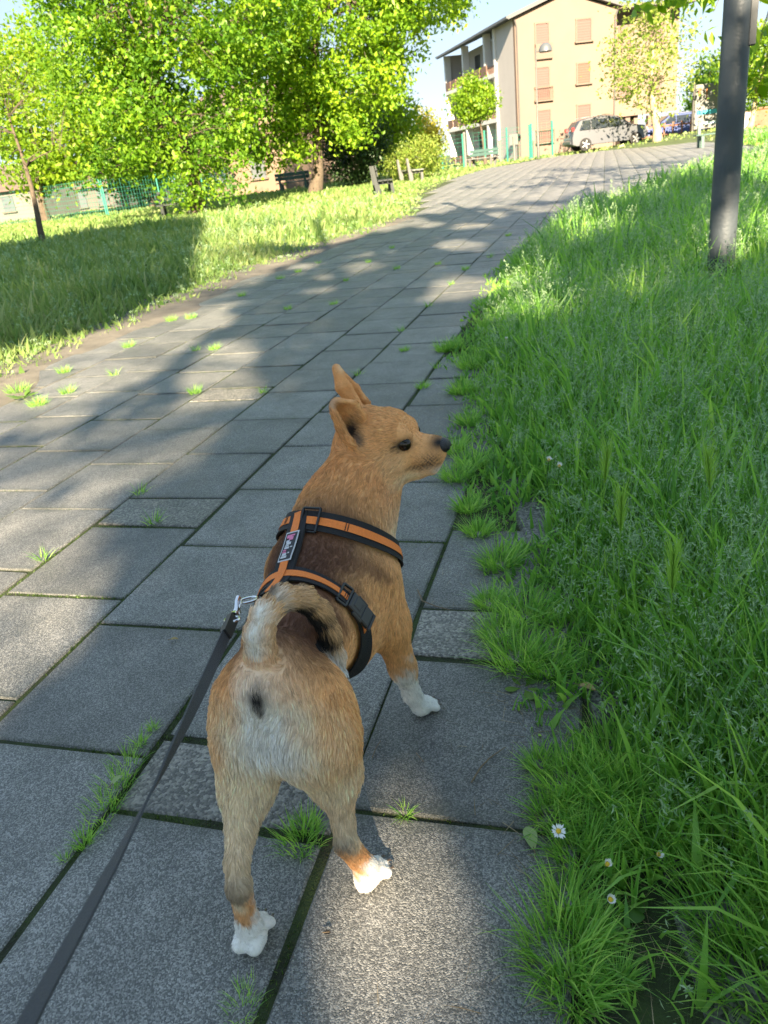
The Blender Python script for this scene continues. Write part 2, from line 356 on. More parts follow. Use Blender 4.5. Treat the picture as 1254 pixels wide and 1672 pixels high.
def panicles(name, P3, hh, nsp, r, label, sz=.0035):
    """thin flowering stalks with loose spikelets"""
    n = len(P3); az = rng.uniform(0, 6.28, n); lean = np.abs(rng.normal(.1, .12, n)); cu = np.abs(rng.normal(.25, .2, n)); sc_ = (1+r*.22)
    V, Fc, nt_ = blades(P3, hh, .0016*sc_, az, lean, cu); rn = np.repeat(rng.uniform(.2, .7, n), nt_)
    tip = V.reshape(n, 7, 3)[:, 6]; mid = V.reshape(n, 7, 3)[:, 4]
    ax_ = (tip-mid); t = rng.random((n, nsp)); base = mid[:, None]+ax_[:, None]*(t*.9+.1)[..., None]
    rad = (.028*(1.05-t)*sc_[:, None]**.5)*rng.uniform(.3, 1, (n, nsp)); a = rng.uniform(0, 6.28, (n, nsp))
    c = base+np.stack([np.cos(a)*rad, np.sin(a)*rad, rad*.5], -1); c = c.reshape(-1, 3); m = len(c)
    s = (sz*np.repeat(sc_, nsp))*rng.uniform(.7, 1.4, m)
    d1 = rng.normal(size=(m, 3))+[0, 0, .8]; d1 /= np.linalg.norm(d1, axis=1)[:, None]; d2 = np.cross(d1, rng.normal(size=(m, 3))); d2 /= np.linalg.norm(d2, axis=1)[:, None]
    Q = np.stack([c-d1*s[:, None], c+d2*s[:, None]*.45, c+d1*s[:, None]], 1).reshape(-1, 3)
    off = len(V); V = np.vstack([V, Q]); F2 = np.arange(m*3).reshape(-1, 3)+off
    o = bigmesh(name, V, np.vstack([Fc, F2]), m_seed, rnd=np.r_[rn, rng.uniform(0, 1, m)]); tag(o, label, 'grass', kind='stuff')
def in_r(x, y):
    e = xr(y)+.05*sinn(x, y, 9)+.03*sinn(x, y, 23); d = x-e-np.where(y < 1.2, .05, 0.0)
    bare = (np.exp(-(((x-.13)/.09)**2+((y-.72)/.16)**2)) > .35) | (np.exp(-(((x+.2)/.06)**2+((y-2.05)/.16)**2)) > .45) | (np.exp(-(((x+.02)/.06)**2+((y-1.2)/.08)**2)) > .5)
    return (d > 0) & (rng.random(len(x)) < np.clip(.55+d*5, 0, 1)) & ~(bare & (rng.random(len(x)) < .93)) & (y < 36)
def h_r(x, y):
    d = x-xr(y); return np.clip(.05+.22*sst(0, .55, d), .04, .3)*(1+.35*sinn(x, y, 1.7))*(1+.2*sst(3, 8, y))
pts, rr = polar(11000, math.radians(-22), math.radians(42), .62, 36)
Pr, rR, hR = lawn('right_lawn_grass', pts, rr, in_r, h_r, m_grass, 'tall green meadow grass right of the path')
k = rng.choice(len(Pr), 16000, replace=False); k = k[(hR[k] > .10)]
panicles('right_lawn_seed_heads', Pr[k], np.clip(hR[k]*1.15, .1, .45), 18, rR[k], 'pale loose grass seed heads over the right lawn', .0042)
def in_l(x, y):
    e = xl(y)+.07+.13*sinn(x, y, 4)+.06*sinn(x, y, 13); d = e-x
    return (d > 0) & (rng.random(len(x)) < np.clip(.22+d*2.2, 0, 1)) & (y < 46)
def h_l(x, y): return np.clip(.06+.2*sst(0, 1.2, xl(y)-x), .05, .26)*(1+.3*sinn(x, y, 1.3))*(1-.45*sst(19, 24, y+.2*x*0))
pts, rr = polar(11500, math.radians(-72), math.radians(-6), 3.2, 42)
Pl, rL, hL = lawn('left_lawn_grass', pts, rr, in_l, h_l, m_grassL, 'sunlit meadow grass left of the path')
k = rng.choice(len(Pl), 4200, replace=False); k = k[(rL[k] < 22)]
panicles('left_lawn_seed_heads', Pl[k], hL[k]*1.15, 12, rL[k], 'pale grass seed heads over the left lawn', .005)
# strip of far lawn between the paved square and the building
def in_f(x, y): return ((x < xl(y)-.1) | (y > PYEND) | (x > xr(y)+.2)) & (y < 75)
pts, rr = polar(11000, math.radians(-40), math.radians(22), 30, 66)
pts, rr = pts[::3], rr[::3]
lawn('far_lawn_grass', pts, rr, in_f, lambda x, y: .12+0*x, m_grassL, 'far strip of grass before the building', dry=.1)
# ---- countable weeds: tufts in the joints
TUFT = []
for v in range(5):
    n = [60, 110, 150, 110, 40][v]; rad = [.018, .03, .045, .05, .02][v]
    a = rng.uniform(0, 6.28, n); q = np.sqrt(rng.random(n))*rad; P = np.c_[q*np.cos(a), q*np.sin(a)*[1, 1, 1, 2.2, 1][v], np.full(n, -.012)]
    V, Fc, nt_ = blades(P, rng.uniform(.03, .085, n), np.full(n, .0036), a+rng.normal(0, .5, n), rng.uniform(.1, .7, n), rng.uniform(.2, .9, n))
    o = bigmesh('grass_tuft', V, Fc, m_grass, rnd=np.repeat(rng.uniform(.3, 1, n), nt_)); TUFT.append(o.data); bpy.data.objects.remove(o)
tp = [(228, 806, 4, .8), (250, 853, 4, .9), (70, 912, 4, .8), (105, 608, 1, 1.0), (110, 641, 1, 1.0), (318, 641, 1, .9), (186, 612, 4, 1), (350, 570, 1, .9), (320, 572, 4, .9), (395, 483, 1, .9), (458, 455, 2, .8), (487, 444, 1, .9),
      (565, 458, 1, .7), (648, 439, 1, .8), (715, 432, 1, .8), (737, 464, 4, .8), (585, 612, 4, .8), (690, 632, 1, .8), (660, 572, 1, .7), (745, 566, 2, .8), (655, 540, 4, .8), (545, 497, 1, .8), (470, 505, 1, .8),
      (30, 640, 2, 1.2), (62, 660, 2, 1.0), (210, 566, 1, 1), (280, 523, 2, .9), (312, 519, 2, .9), (602, 428, 1, .8), (640, 405, 1, .8), (700, 500, 4, .9), (830, 385, 1, .9), (660, 1330, 0, .55), (490, 1372, 2, .75), (500, 1350, 1, .6),
      (205, 1252, 3, .55), (185, 1290, 3, .6), (165, 1325, 3, .55), (135, 1375, 1, .5), (228, 1215, 0, .55), (105, 1402, 4, .35), (395, 1645, 3, .4), (250, 1190, 0, .4), (385, 1275, 4, .35), (715, 600, 4, .9), (430, 640, 4, .7), (760, 440, 1, .9), (800, 420, 4, 1), (520, 430, 4, 1)]
TL = {(490, 1372): 'spiky grass tuft on the joint between the dog hind legs', (500, 1350): 'smaller grass blades behind the spiky tuft between the dog hind legs', (660, 1330): 'low yellow green tuft in the joint right of the dog hind leg', (250, 853): 'grass tuft at the lower rim of the small pebbly slab', (228, 806): 'grass tuft at the upper left corner of the small pebbly slab', (70, 912): 'tiny sunlit tuft near the left picture edge', (395, 1645): 'mossy tuft at the bottom edge in the joint below the dog', (385, 1275): 'tiny tuft beside the dog left thigh',
      (30, 640): 'bushy sunlit tuft on the sandy rim at the left picture edge', (62, 660): 'second bushy sunlit tuft on the sandy rim at the left', (690, 632): 'grass tuft in the joint just right of the dog head', (585, 612): 'small tuft in the joint beside the dog far ear', (745, 566): 'broad tuft where the right lawn meets the slabs above the dog head', (318, 641): 'sunlit tuft in the middle of the left half of the path', (105, 608): 'sunlit upright tuft on the left rim of the path'}
for px, py, v, s in tp:
    P = gp(px, py); o = bpy.data.objects.new('grass_tuft', TUFT[v]); link(o); o.location = P
    o.rotation_euler = (0, 0, 0.3 if v == 3 else rng.uniform(0, 6.28)); o.scale = (s, s, s*(.45 if (px, py) == (660, 1330) else 1))
    tag(o, TL.get((px, py), 'small green grass tuft in a joint of the paving farther up the path' if py < 700 else 'low green grass tuft in the joint that the lead crosses'), 'grass tuft', 'grass tufts in the slab joints')

# larger grass clumps along the slab edge on the right
CLUMP = []
for v in range(4):
    n = [200, 280, 240, 330][v]; rad = [.03, .05, .04, .06][v]; a = rng.uniform(0, 6.28, n); q = np.sqrt(rng.random(n))*rad; P = np.c_[q*np.cos(a), q*np.sin(a), np.full(n, -.012)]
    V, Fc, nt_ = blades(P, rng.uniform(.05, [.10, .13, .11, .15][v], n), rng.uniform(.003, .0055, n), a+rng.normal(0, .6, n), rng.uniform(.15, .9, n), rng.uniform(.2, 1.0, n))
    o = bigmesh('grass_clump', V, Fc, m_grass, rnd=np.repeat(rng.uniform(.25, 1, n), nt_)); CLUMP.append(o.data); bpy.data.objects.remove(o)
cp = [(925, 1285, 1, .8), (900, 1335, 0, .8), (955, 1335, 2, .8), (945, 1400, 1, .7), (925, 1470, 0, .8), (915, 1560, 3, .75), (955, 1530, 2, .7), (990, 1390, 0, .7), (880, 1250, 0, .6), (985, 1300, 3, .8), (935, 1625, 2, .7), (1010, 1600, 0, .5),
      (845, 1080, 3, .8), (890, 1095, 2, .9), (815, 1035, 1, .7), (800, 985, 2, .7), (780, 870, 0, .9), (765, 830, 2, .8), (745, 780, 3, .7), (770, 760, 1, .9), (740, 735, 1, .8), (765, 690, 2, .9), (755, 640, 1, .9), (770, 600, 3, .9), (745, 568, 2, 1.0), (725, 572, 1, .8), (800, 540, 3, 1.0), (790, 500, 2, 1.1), (815, 920, 1, .8), (860, 1010, 3, .8), (1050, 1330, 3, .9), (1090, 1400, 2, .9), (1190, 1500, 3, .9), (1230, 1600, 3, .9), (1000, 1240, 1, .9)]
for i, (px, py, v, s_) in enumerate(cp):
    P = gp(px, py); o = bpy.data.objects.new('grass_clump', CLUMP[v]); link(o); o.location = P; o.rotation_euler = (0, 0, rng.uniform(0, 6.28)); o.scale = (s_, s_, s_)
    tag(o, 'bushy grass clump on the right slab edge beside the daisies, below the front paw' if py > 1150 else 'bushy grass clump on the right slab edge level with the dog body and front leg' if py > 850 else 'bushy grass clump on the right slab edge near and above the dog nose', 'grass clump', 'grass clumps at the daisies' if py > 1150 else 'grass clumps beside the dog' if py > 850 else 'grass clumps past the dog nose')

# moss in the joints (short tufted cushions, nobody could count them)
def on_joint(n):
    s_ = [keep[i] for i in rng.integers(0, min(150, len(keep)), n)]; S_ = A_(s_); side = rng.integers(0, 4, n); t = rng.uniform(-.5, .5, n); x = S_[:, 0]+np.where(side < 2, t, np.where(side == 2, -.5, .5))*S_[:, 2]; y = S_[:, 1]+np.where(side < 2, np.where(side == 0, -.5, .5), t)*S_[:, 3]
    return x+rng.normal(0, .0035, n), y+rng.normal(0, .0035, n)
A_ = lambda q: np.array([(a, b, c, d) for a, b, c, d, e in q], float)
x, y = on_joint(80000); m = (sinn(x, y, 7)+.6*sinn(x, y, 19)+.25*rng.normal(size=len(x)) > .12+.3*sst(1.6, 4, y)) & (y < 6); x, y = x[m], y[m]; n = len(x)
V, Fc, nt_ = blades(np.c_[x, y, np.full(n, -.008)], rng.uniform(.005, .013, n), rng.uniform(.0016, .0032, n), rng.uniform(0, 6.28, n), rng.uniform(0, .8, n), rng.uniform(0, .8, n), 2)
tag(bigmesh('joint_moss', V, Fc, leafmat('moss', [(.02, .045, .008), (.05, .10, .014), (.10, .16, .025)], .2), rnd=np.repeat(rng.random(n), nt_)), 'low green moss filling the joints between the slabs', 'moss', kind='stuff')
# dry straw and crumbs of soil on the bare rim of the right lawn
n = 2600; y = rng.uniform(.45, 3.4, n); x = xr(y)+rng.normal(.08, .10, n); d = rng.uniform(0, 6.28, n)
V, Fc, nt_ = blades(np.c_[x, y, np.full(n, .002)-.015*(x > xr(y)+.12)], rng.uniform(.012, .06, n), rng.uniform(.0008, .002, n), d, np.full(n, 1.42), rng.uniform(-.1, .3, n), 2)
tag(bigmesh('straw_litter', V, Fc, leafmat('straw', [(.09, .06, .03), (.2, .15, .08), (.36, .29, .17)], .2), rnd=np.repeat(rng.random(n), nt_)), 'dry straw litter along the right rim of the slabs', 'straw', kind='stuff')
# ================================================================== DOG (one continuous body grown from a smooth union of tapered limbs)
A = np.array
PR = []   # (a, b, ra, rb, k, flow)
def cap(a, b, ra, rb, k=.03, flow=None):
    a, b = A(a, float), A(b, float); f = (b-a) if flow is None else A(flow, float); PR.append((a, b, ra, rb, k, f/(np.linalg.norm(f)+1e-9)))
BK = (0, -1, -.25)
# trunk
cap((-.444, .805, .325), (-.457, .93, .340), .069, .072, .03, BK)
cap((-.457, .93, .340), (-.463, 1.06, .325), .076, .094, .04, BK)
cap((-.463, 1.05, .300), (-.452, 1.15, .335), .092, .080, .04, BK)
cap((-.478, 1.03, .392), (-.482, 1.12, .412), .045, .05, .04, (0, -1, -.05))
cap((-.437, .80, .385), (-.437, .757, .385), .05, .042, .03, (0, -.4, -1))
cap((-.455, 1.06, .27), (-.452, 1.14, .29), .075, .07, .04, BK)
# buttocks / thighs
for s, x in ((-1, -.478), (1, -.392)):
    cap((x, .800, .325), (x-.0*s, .775, .275), .057, .054, .032, (0, -.35, -1))
# neck
NK = (-.15, -.75, -.65)
cap((-.458, 1.12, .375), (-.447, 1.185, .435), .080, .075, .05, NK)
cap((-.447, 1.185, .435), (-.422, 1.25, .510), .075, .058, .04, NK)
cap((-.430, 1.20, .40), (-.395, 1.265, .475), .055, .038, .04, NK)
# head (faces +X)
HB = (-1, -.15, -.1)
cap((-.415, 1.278, .548), (-.385, 1.278, .545), .057, .052, .03, HB)
cap((-.374, 1.256, .557), (-.365, 1.256, .557), .031, .027, .02, HB)
cap((-.374, 1.302, .557), (-.365, 1.302, .557), .031, .027, .02, HB)
cap((-.395, 1.240, .512), (-.378, 1.246, .502), .036, .032, .025, HB)
cap((-.395, 1.316, .512), (-.378, 1.310, .502), .036, .032, .025, HB)
cap((-.365, 1.279, .520), (-.298, 1.281, .519), .038, .0265, .022, HB)
cap((-.345, 1.279, .531), (-.284, 1.282, .530), .015, .0115, .012, HB)
cap((-.315, 1.270, .508), (-.296, 1.272, .506), .018, .014, .012, HB)
cap((-.315, 1.290, .508), (-.296, 1.290, .506), .018, .014, .012, HB)
cap((-.375, 1.279, .487), (-.304, 1.281, .488), .031, .0170, .014, HB)
cap((-.341, 1.245, .560), (-.336, 1.252, .558), .010, .009, .012, HB)   # brow ridges
cap((-.341, 1.311, .560), (-.336, 1.304, .558), .010, .009, .012, HB)
# ears: cupped fans of thin ribs
def ear(base, tipc, n_out, side):
    bb = A(base, float); tq = np.linspace(0, len(bb)-1, 15); base = [A([np.interp(t, np.arange(len(bb)), bb[:, c]) for c in range(3)]) for t in tq]; tipc = A(tipc, float); m = len(base)
    for i, b in enumerate(base):
        u = (i/(m-1)-.5)*2
        mid = b*.5+tipc*.5+A(n_out)*((-.017 if side < 0 else -.012)*(1-u*u)+.003)+(b-sum(base)/m)*(.60 if side < 0 else .28)
        end = tipc+(b-sum(base)/m)*(.42 if side < 0 else .14)
        cap(b, mid, .0050, .0038, .0065, tipc-b); cap(mid, end, .0038, .0030, .0065, tipc-b)
ear([(-.408, 1.206, .542), (-.420, 1.212, .548), (-.430, 1.224, .560), (-.434, 1.233, .574), (-.428, 1.239, .588), (-.415, 1.241, .597), (-.402, 1.236, .598)], (-.450, 1.217, .626), (.45, -.85, .25), -1)
ear([(-.425, 1.335, .590), (-.440, 1.337, .592), (-.452, 1.328, .596), (-.455, 1.314, .598), (-.446, 1.304, .602), (-.432, 1.304, .602)], (-.472, 1.318, .668), (.5, .8, .1), 1)
# hind legs
DN = (0, -.15, -1)
cap((-.482, .785, .285), (-.488, .745, .215), .054, .037, .03, DN)
cap((-.488, .745, .215), (-.480, .665, .155), .033, .0140, .025, (.15, -.5, -1))
cap((-.480, .662, .155), (-.473, .642, .130), .0138, .0150, .012, DN)
cap((-.472, .643, .130), (-.480, .652, .045), .0145, .0150, .012, (0, 0, -1))
cap((-.480, .652, .045), (-.481, .652, .022), .0175, .0195, .012, (0, .2, -1))
cap((-.380, .785, .285), (-.372, .785, .215), .054, .038, .03, DN)
cap((-.372, .785, .215), (-.358, .762, .140), .033, .0140, .025, (.1, -.3, -1))
cap((-.358, .760, .140), (-.354, .750, .114), .0138, .0148, .012, DN)
cap((-.354, .750, .114), (-.342, .775, .040), .0160, .0160, .012, (.2, .2, -1))
cap((-.342, .775, .040), (-.341, .780, .022), .0165, .0190, .012, (.2, .3, -1))
# front legs
cap((-.400, 1.125, .345), (-.378, 1.125, .245), .056, .040, .04, (0, -.2, -1))
cap((-.374, 1.125, .245), (-.362, 1.148, .130), .034, .0225, .03, (.1, .1, -1))
cap((-.362, 1.148, .130), (-.354, 1.160, .060), .0215, .0165, .02, (.1, .1, -1))
cap((-.354, 1.160, .060), (-.343, 1.172, .024), .0165, .0185, .012, (.2, .3, -1))
cap((-.525, 1.125, .345), (-.535, 1.125, .245), .060, .043, .04, (0, -.2, -1))
cap((-.535, 1.125, .245), (-.535, 1.165, .05), .036, .0185, .03, (0, .1, -1))
cap((-.535, 1.165, .05), (-.532, 1.172, .024), .0185, .0195, .012, (0, .1, -1))
# paws: four toes each
def paw(c, ang, r=.0100, spread=.0122, L=.027):
    c = A(c, float); f = A([math.cos(ang), math.sin(ang), 0]); s = A([-f[1], f[0], 0])
    cap(c+A([0, 0, .004]), c+f*.012, .0175, .0165, .012, f)
    for q, l in ((-1.5, .72), (-.5, 1), (.5, 1), (1.5, .72)):
        b = c+s*spread*q*.75+f*.010+A([0, 0, .003]); e = c+s*spread*q*1.05+f*L*l+A([0, 0, -.0045])
        cap(b, e, r*.93, r*.86, .002, f)
        PAWT.append((e, f, r*.92))
PAWT = []
paw((-.481, .660, .0175), math.radians(95)); paw((-.341, .784, .0175), math.radians(62)); paw((-.341, 1.178, .0175), math.radians(58)); paw((-.532, 1.176, .0175), math.radians(92))
# heel pads seen from behind
cap((-.492, .638, .016), (-.492, .652, .016), .0125, .013, .006, (0, -.2, -1)); cap((-.470, .638, .016), (-.470, .652, .016), .0125, .013, .006, (0, -.2, -1))
cap((-.344, .770, .015), (-.341, .782, .015), .0165, .017, .008, (0, -.2, -1))
# sheath
cap((-.452, .86, .235), (-.449, .815, .198), .020, .011, .02, (0, -.5, -1))
TB0 = len(PR)
# tail: rises from the croup, curls over to the right, tip hanging down
TAIL = [(-.434, .765, .405), (-.430, .757, .434), (-.430, .762, .460), (-.426, .780, .480), (-.413, .812, .487), (-.399, .845, .468), (-.388, .868, .434), (-.380, .876, .394), (-.373, .872, .356), (-.366, .862, .328)]
TR = [.023, .0185, .0170, .0160, .0155, .0150, .0138, .0115, .0085, .004]
for i in range(len(TAIL)-1): cap(TAIL[i], TAIL[i+1], TR[i], TR[i+1], .018 if i == 0 else .006)
TB1 = len(PR)
def cap_d(P, a, b, ra, rb):
    ab = b-a; t = np.clip(((P-a) @ ab)/(ab @ ab+1e-12), 0, 1)
    return np.linalg.norm(P-a-t[..., None]*ab, axis=-1)-(ra+(rb-ra)*t)
def smin(a, b, k):
    h = np.clip(.5+.5*(b-a)/k, 0, 1); return b+(a-b)*h-k*h*(1-h)
CARVE = [((-.300, 1.2605, .5005), (-.345, 1.245, .4905), .0024), ((-.300, 1.301, .5005), (-.345, 1.316, .4905), .0024)]   # the line of the mouth
def sdf(P, prims=None):
    d = np.full(P.shape[:-1], 1.0)
    for a, b, ra, rb, k, f in (prims or PR): d = smin(d, cap_d(P, a, b, ra, rb), k)
    return d
lo = A([-.60, .60, -.006]); hi = A([-.24, 1.37, .70]); dx = .0032
N3 = np.ceil((hi-lo)/dx).astype(int)+1
axs = [lo[i]+dx*np.arange(N3[i]) for i in range(3)]
D = np.full(N3, 1.0, np.float32)
for a, b, ra, rb, k, f in PR:
    m = max(ra, rb)+k*1.5+.012; s0 = np.maximum(0, ((np.minimum(a, b)-m-lo)/dx).astype(int)); s1 = np.minimum(N3, ((np.maximum(a, b)+m-lo)/dx).astype(int)+2)
    sl = tuple(slice(s0[i], s1[i]) for i in range(3))
    g = np.stack(np.meshgrid(*[axs[i][sl[i]] for i in range(3)], indexing='ij'), -1)
    D[sl] = smin(D[sl], cap_d(g, a, b, ra, rb), k)
for a, b, r in CARVE:
    a, b = A(a), A(b); m = .02; s0 = ((np.minimum(a, b)-m-lo)/dx).astype(int); s1 = ((np.maximum(a, b)+m-lo)/dx).astype(int)+2; sl = tuple(slice(s0[i], s1[i]) for i in range(3))
    g = np.stack(np.meshgrid(*[axs[i][sl[i]] for i in range(3)], indexing='ij'), -1); D[sl] = -smin(-D[sl], cap_d(g, a, b, r, r*.6), .003)
Zc = axs[2]; D[:, :, Zc < .0005] = np.maximum(D[:, :, Zc < .0005], .001)
def surface_nets(D, lo, dx):
    ins = D < 0; nx, ny, nz = D.shape
    acc = np.zeros((nx-1, ny-1, nz-1, 3), np.float32); cnt = np.zeros((nx-1, ny-1, nz-1), np.float32)
    for ax_ in range(3):
        s_lo = [slice(None)]*3; s_hi = [slice(None)]*3; s_lo[ax_] = slice(0, -1); s_hi[ax_] = slice(1, None)
        a, b = D[tuple(s_lo)], D[tuple(s_hi)]; cr = (a < 0) != (b < 0); I = np.argwhere(cr); t = a[cr]/(a[cr]-b[cr])
        pos = I.astype(np.float32); pos[:, ax_] += t
        o1, o2 = [q for q in range(3) if q != ax_]
        for da in (0, 1):
            for db in (0, 1):
                J = I.copy(); J[:, o1] -= da; J[:, o2] -= db
                ok = np.all((J >= 0) & (J < A(acc.shape[:3])), axis=1)
                np.add.at(acc, tuple(J[ok].T), pos[ok]); np.add.at(cnt, tuple(J[ok].T), 1)
    has = cnt > 0; idx = -np.ones(cnt.shape, np.int64); idx[has] = np.arange(has.sum())
    V = acc[has]/cnt[has][:, None]*dx+lo
    Q = []
    for ax_ in range(3):
        s_lo = [slice(None)]*3; s_hi = [slice(None)]*3; s_lo[ax_] = slice(0, -1); s_hi[ax_] = slice(1, None)
        a, b = ins[tuple(s_lo)], ins[tuple(s_hi)]; I = np.argwhere(a != b); o1, o2 = (ax_+1) % 3, (ax_+2) % 3
        I = I[(I[:, o1] > 0) & (I[:, o2] > 0) & (I[:, o1] < A(cnt.shape)[o1]) & (I[:, o2] < A(cnt.shape)[o2])]
        fl = ins[tuple(I.T)]
        c = []
        for da, db in ((1, 1), (0, 1), (0, 0), (1, 0)):
            J = I.copy(); J[:, o1] -= da; J[:, o2] -= db; c.append(idx[tuple(J.T)])
        q = np.stack(c, 1); q[~fl] = q[~fl][:, ::-1]; Q.append(q)
    return V, np.vstack(Q)
DV, DQ = surface_nets(D, lo, dx); del D
E_ = np.vstack([DQ[:, [0, 1]], DQ[:, [1, 2]], DQ[:, [2, 3]], DQ[:, [3, 0]]])
deg = np.bincount(E_.ravel(), minlength=len(DV)).astype(float)
for it in range(3):
    S_ = np.zeros_like(DV)
    for c in range(3): S_[:, c] = np.bincount(E_[:, 0], DV[E_[:, 1], c], len(DV))+np.bincount(E_[:, 1], DV[E_[:, 0], c], len(DV))
    DV = DV*.5+.5*S_/np.maximum(deg, 1)[:, None]
# coat colours (where each patch of the coat lies on the dog) and painted toe-cleft shade
TAN, RED, DARK, CREAM, WHITE, BLACK = A([.80, .43, .175]), A([.68, .31, .11]), A([.115, .05, .028]), A([.84, .67, .45]), A([.78, .75, .70]), A([.012, .011, .011])
TA = A(TAIL); TT = np.linspace(0, 1, len(TAIL))
def coat(P):
    x, y, z = P[:, 0], P[:, 1], P[:, 2]; n = len(P); C = np.tile(TAN, (n, 1))
    nz = .012*np.sin(x*90+2*np.sin(y*60))+.012*np.sin(y*80+z*70+1.7)+.008*np.sin(x*210+z*190)
    def mix(w, c):
        nonlocal C; w = np.clip(w, 0, 1)[:, None]; C = C*(1-w)+c*w
    g = lambda c, s: np.exp(-(((P-A(c))/A(s))**2).sum(1))
    mix(sst(1.10, 1.20, y)*sst(.36, .42, z)*.75, RED)                                   # neck
    sp = -.455-.25*(y-.95)*.0-np.where(y > 1, .02, 0)
    mix(sst(.335, .425, z+nz+.05*np.exp(-((x-sp)/.05)**2))*sst(1.17, 1.08, y)*sst(.74, .84, y)*1.05*np.where(x > -.40, .85, 1), A([.22, .098, .046]))   # brown saddle
    mix(g((-.48, 1.0, .43), (.085, .09, .06))*1.25, DARK*1.05)
    mix(g((-.415, .87, .42), (.07, .07, .05))*.9, DARK*1.4)
    mix(sst(.30, .20, z)*sst(1.02, 1.1, y)*.0, CREAM)
    back = sst(.80, .745, y)*sst(.50, .43, z)
    mix(back*sst(.40, .31, z+nz)*.95, CREAM)
    mix(g((-.433, .735, .345), (.034, .05, .07))*1.5, A([.90, .86, .79]))
    mix(g((-.428, .725, .300), (.050, .06, .028))*.95, WHITE)
    mix(sst(-.49, -.525, x+nz*.5)*sst(.9, .8, y)*sst(.20, .27, z)*.55, TAN)
    mix(sst(-.385, -.345, x+nz*.5)*sst(.9, .82, y)*sst(.20, .27, z)*.5, TAN*1.1)
    mix(sst(.27, .22, z)*sst(.9, .84, y)*sst(.17, .2, z)*.55, CREAM)
    hindl = (y < .86)
    mix(np.where(hindl, sst(.205, .17, z)*sst(.105, .13, z), 0)*.55, A([.60, .44, .28]))
    for hc in ((-.472, .635, .128), (-.354, .74, .112)): mix(g(hc, (.02, .016, .022))*.9, A([.06, .045, .04]))
    mix(np.where(hindl, sst(.118, .092, z+nz*.6), 0)*.85, A([.64, .31, .115]))
    mix(np.where(hindl & (x < -.42), sst(.092, .062, z+nz*1.1+(x+.47)*.6), 0), WHITE)
    mix(np.where(hindl & (x > -.42), sst(.072, .040, z+nz*1.0), 0), WHITE)
    mix(np.where((y > 1.0), sst(.165, .105, z+nz*1.5), 0), WHITE*.97)
    mix(g((-.362, 1.13, .14), (.03, .03, .03))*.3, A([.2, .2, .2]))
    # throat and chest rim
    mix(g((-.37, 1.20, .39), (.035, .06, .06))*.8, CREAM)
    mix(g((-.40, 1.14, .37), (.02, .06, .06))*.35, CREAM)
    # head
    hd = sst(1.19, 1.21, y)*sst(.44, .47, z)*sst(-.45, -.42, x)
    mix(hd*.8, A([.80, .42, .172]))
    mix(g((-.36, 1.225, .515), (.035, .03, .025))*.7, A([.78, .50, .26]))
    mix(g((-.335, 1.25, .478), (.03, .05, .014))*.8, CREAM)
    spk = .62+.5*np.sin(x*1100+z*300)*np.sin(z*1300+y*700)
    mix(g((-.298, 1.258, .508), (.022, .022, .016))*1.15*spk, A([.05, .042, .04])); mix(g((-.318, 1.255, .497), (.028, .02, .007))*1.0*spk, A([.06, .05, .045]))
    mix(g((-.285, 1.275, .536), (.016, .022, .012))*1.2, BLACK)
    mix(g((-.287, 1.28, .484), (.016, .03, .010))*.8, WHITE*.8)
    mix(np.maximum(g((-.3385, 1.237, .5455), (.0155, .018, .0105)), g((-.3385, 1.320, .5455), (.0155, .018, .0105)))*1.6, BLACK)
    mix(g((-.430, 1.208, .585), (.016, .014, .018))*.0, BLACK)
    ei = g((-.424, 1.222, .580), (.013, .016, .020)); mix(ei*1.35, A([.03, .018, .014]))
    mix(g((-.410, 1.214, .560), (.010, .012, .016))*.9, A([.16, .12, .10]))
    mix(g((-.452, 1.214, .632), (.014, .014, .014))*.55, A([.42, .36, .31])); mix(g((-.462, 1.318, .668), (.01, .01, .01))*.6, CREAM)
    # tail
    dT = np.linalg.norm(P[:, None, :]-TA[None], axis=2); j = dT.argmin(1); on = (dT.min(1) < .05) & ((z > .435) | ((x > -.40) & (y > .83) & (z > .30) & (dT.min(1) < .034)))
    tpos = TT[j]; inner = sst(.004, -.010, (z-np.interp(tpos, TT, TA[:, 2]))+.6*(x+.405)*np.where(tpos < .55, -1, 1)*0)
    mix(on*.85, A([.72, .45, .23])); mix(on*sst(.62, .3, tpos)*np.exp(-((x-np.interp(tpos, TT, TA[:, 0])-.0)/.014)**2)*.95*sst(.01, -.01, y-np.interp(tpos, TT, TA[:, 1])), A([.88, .83, .75]))
    mix(on*sst(.35, .5, tpos)*sst(.93, .86, tpos)*sst(.013, -.003, (x-np.interp(tpos, TT, TA[:, 0]))*.8+(z-np.interp(tpos, TT, TA[:, 2]))*.5)*1.0, BLACK*1.6)
    mix(on*sst(.86, .92, tpos)*sst(.38, .36, z), WHITE)
    mix(g((-.4285, .738, .392), (.011, .03, .015))*1.9, BLACK*1.4); mix(g((-.426, .738, .375), (.006, .03, .012))*1.4, BLACK*1.6)
    low = np.where(z < .035)[0]  # between the toes: dark skin, with the shade of the clefts painted in
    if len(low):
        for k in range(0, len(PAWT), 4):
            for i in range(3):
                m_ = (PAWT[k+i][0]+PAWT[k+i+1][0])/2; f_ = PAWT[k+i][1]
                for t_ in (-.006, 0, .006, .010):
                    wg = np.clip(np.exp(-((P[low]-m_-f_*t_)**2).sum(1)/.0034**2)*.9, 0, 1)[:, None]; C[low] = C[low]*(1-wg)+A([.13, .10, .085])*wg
    return np.clip(C, 0, 1)
mfur = bpy.data.materials.new('dog_coat'); mfur.use_nodes = True; n_ = mfur.node_tree; b_ = n_.nodes['Principled BSDF']
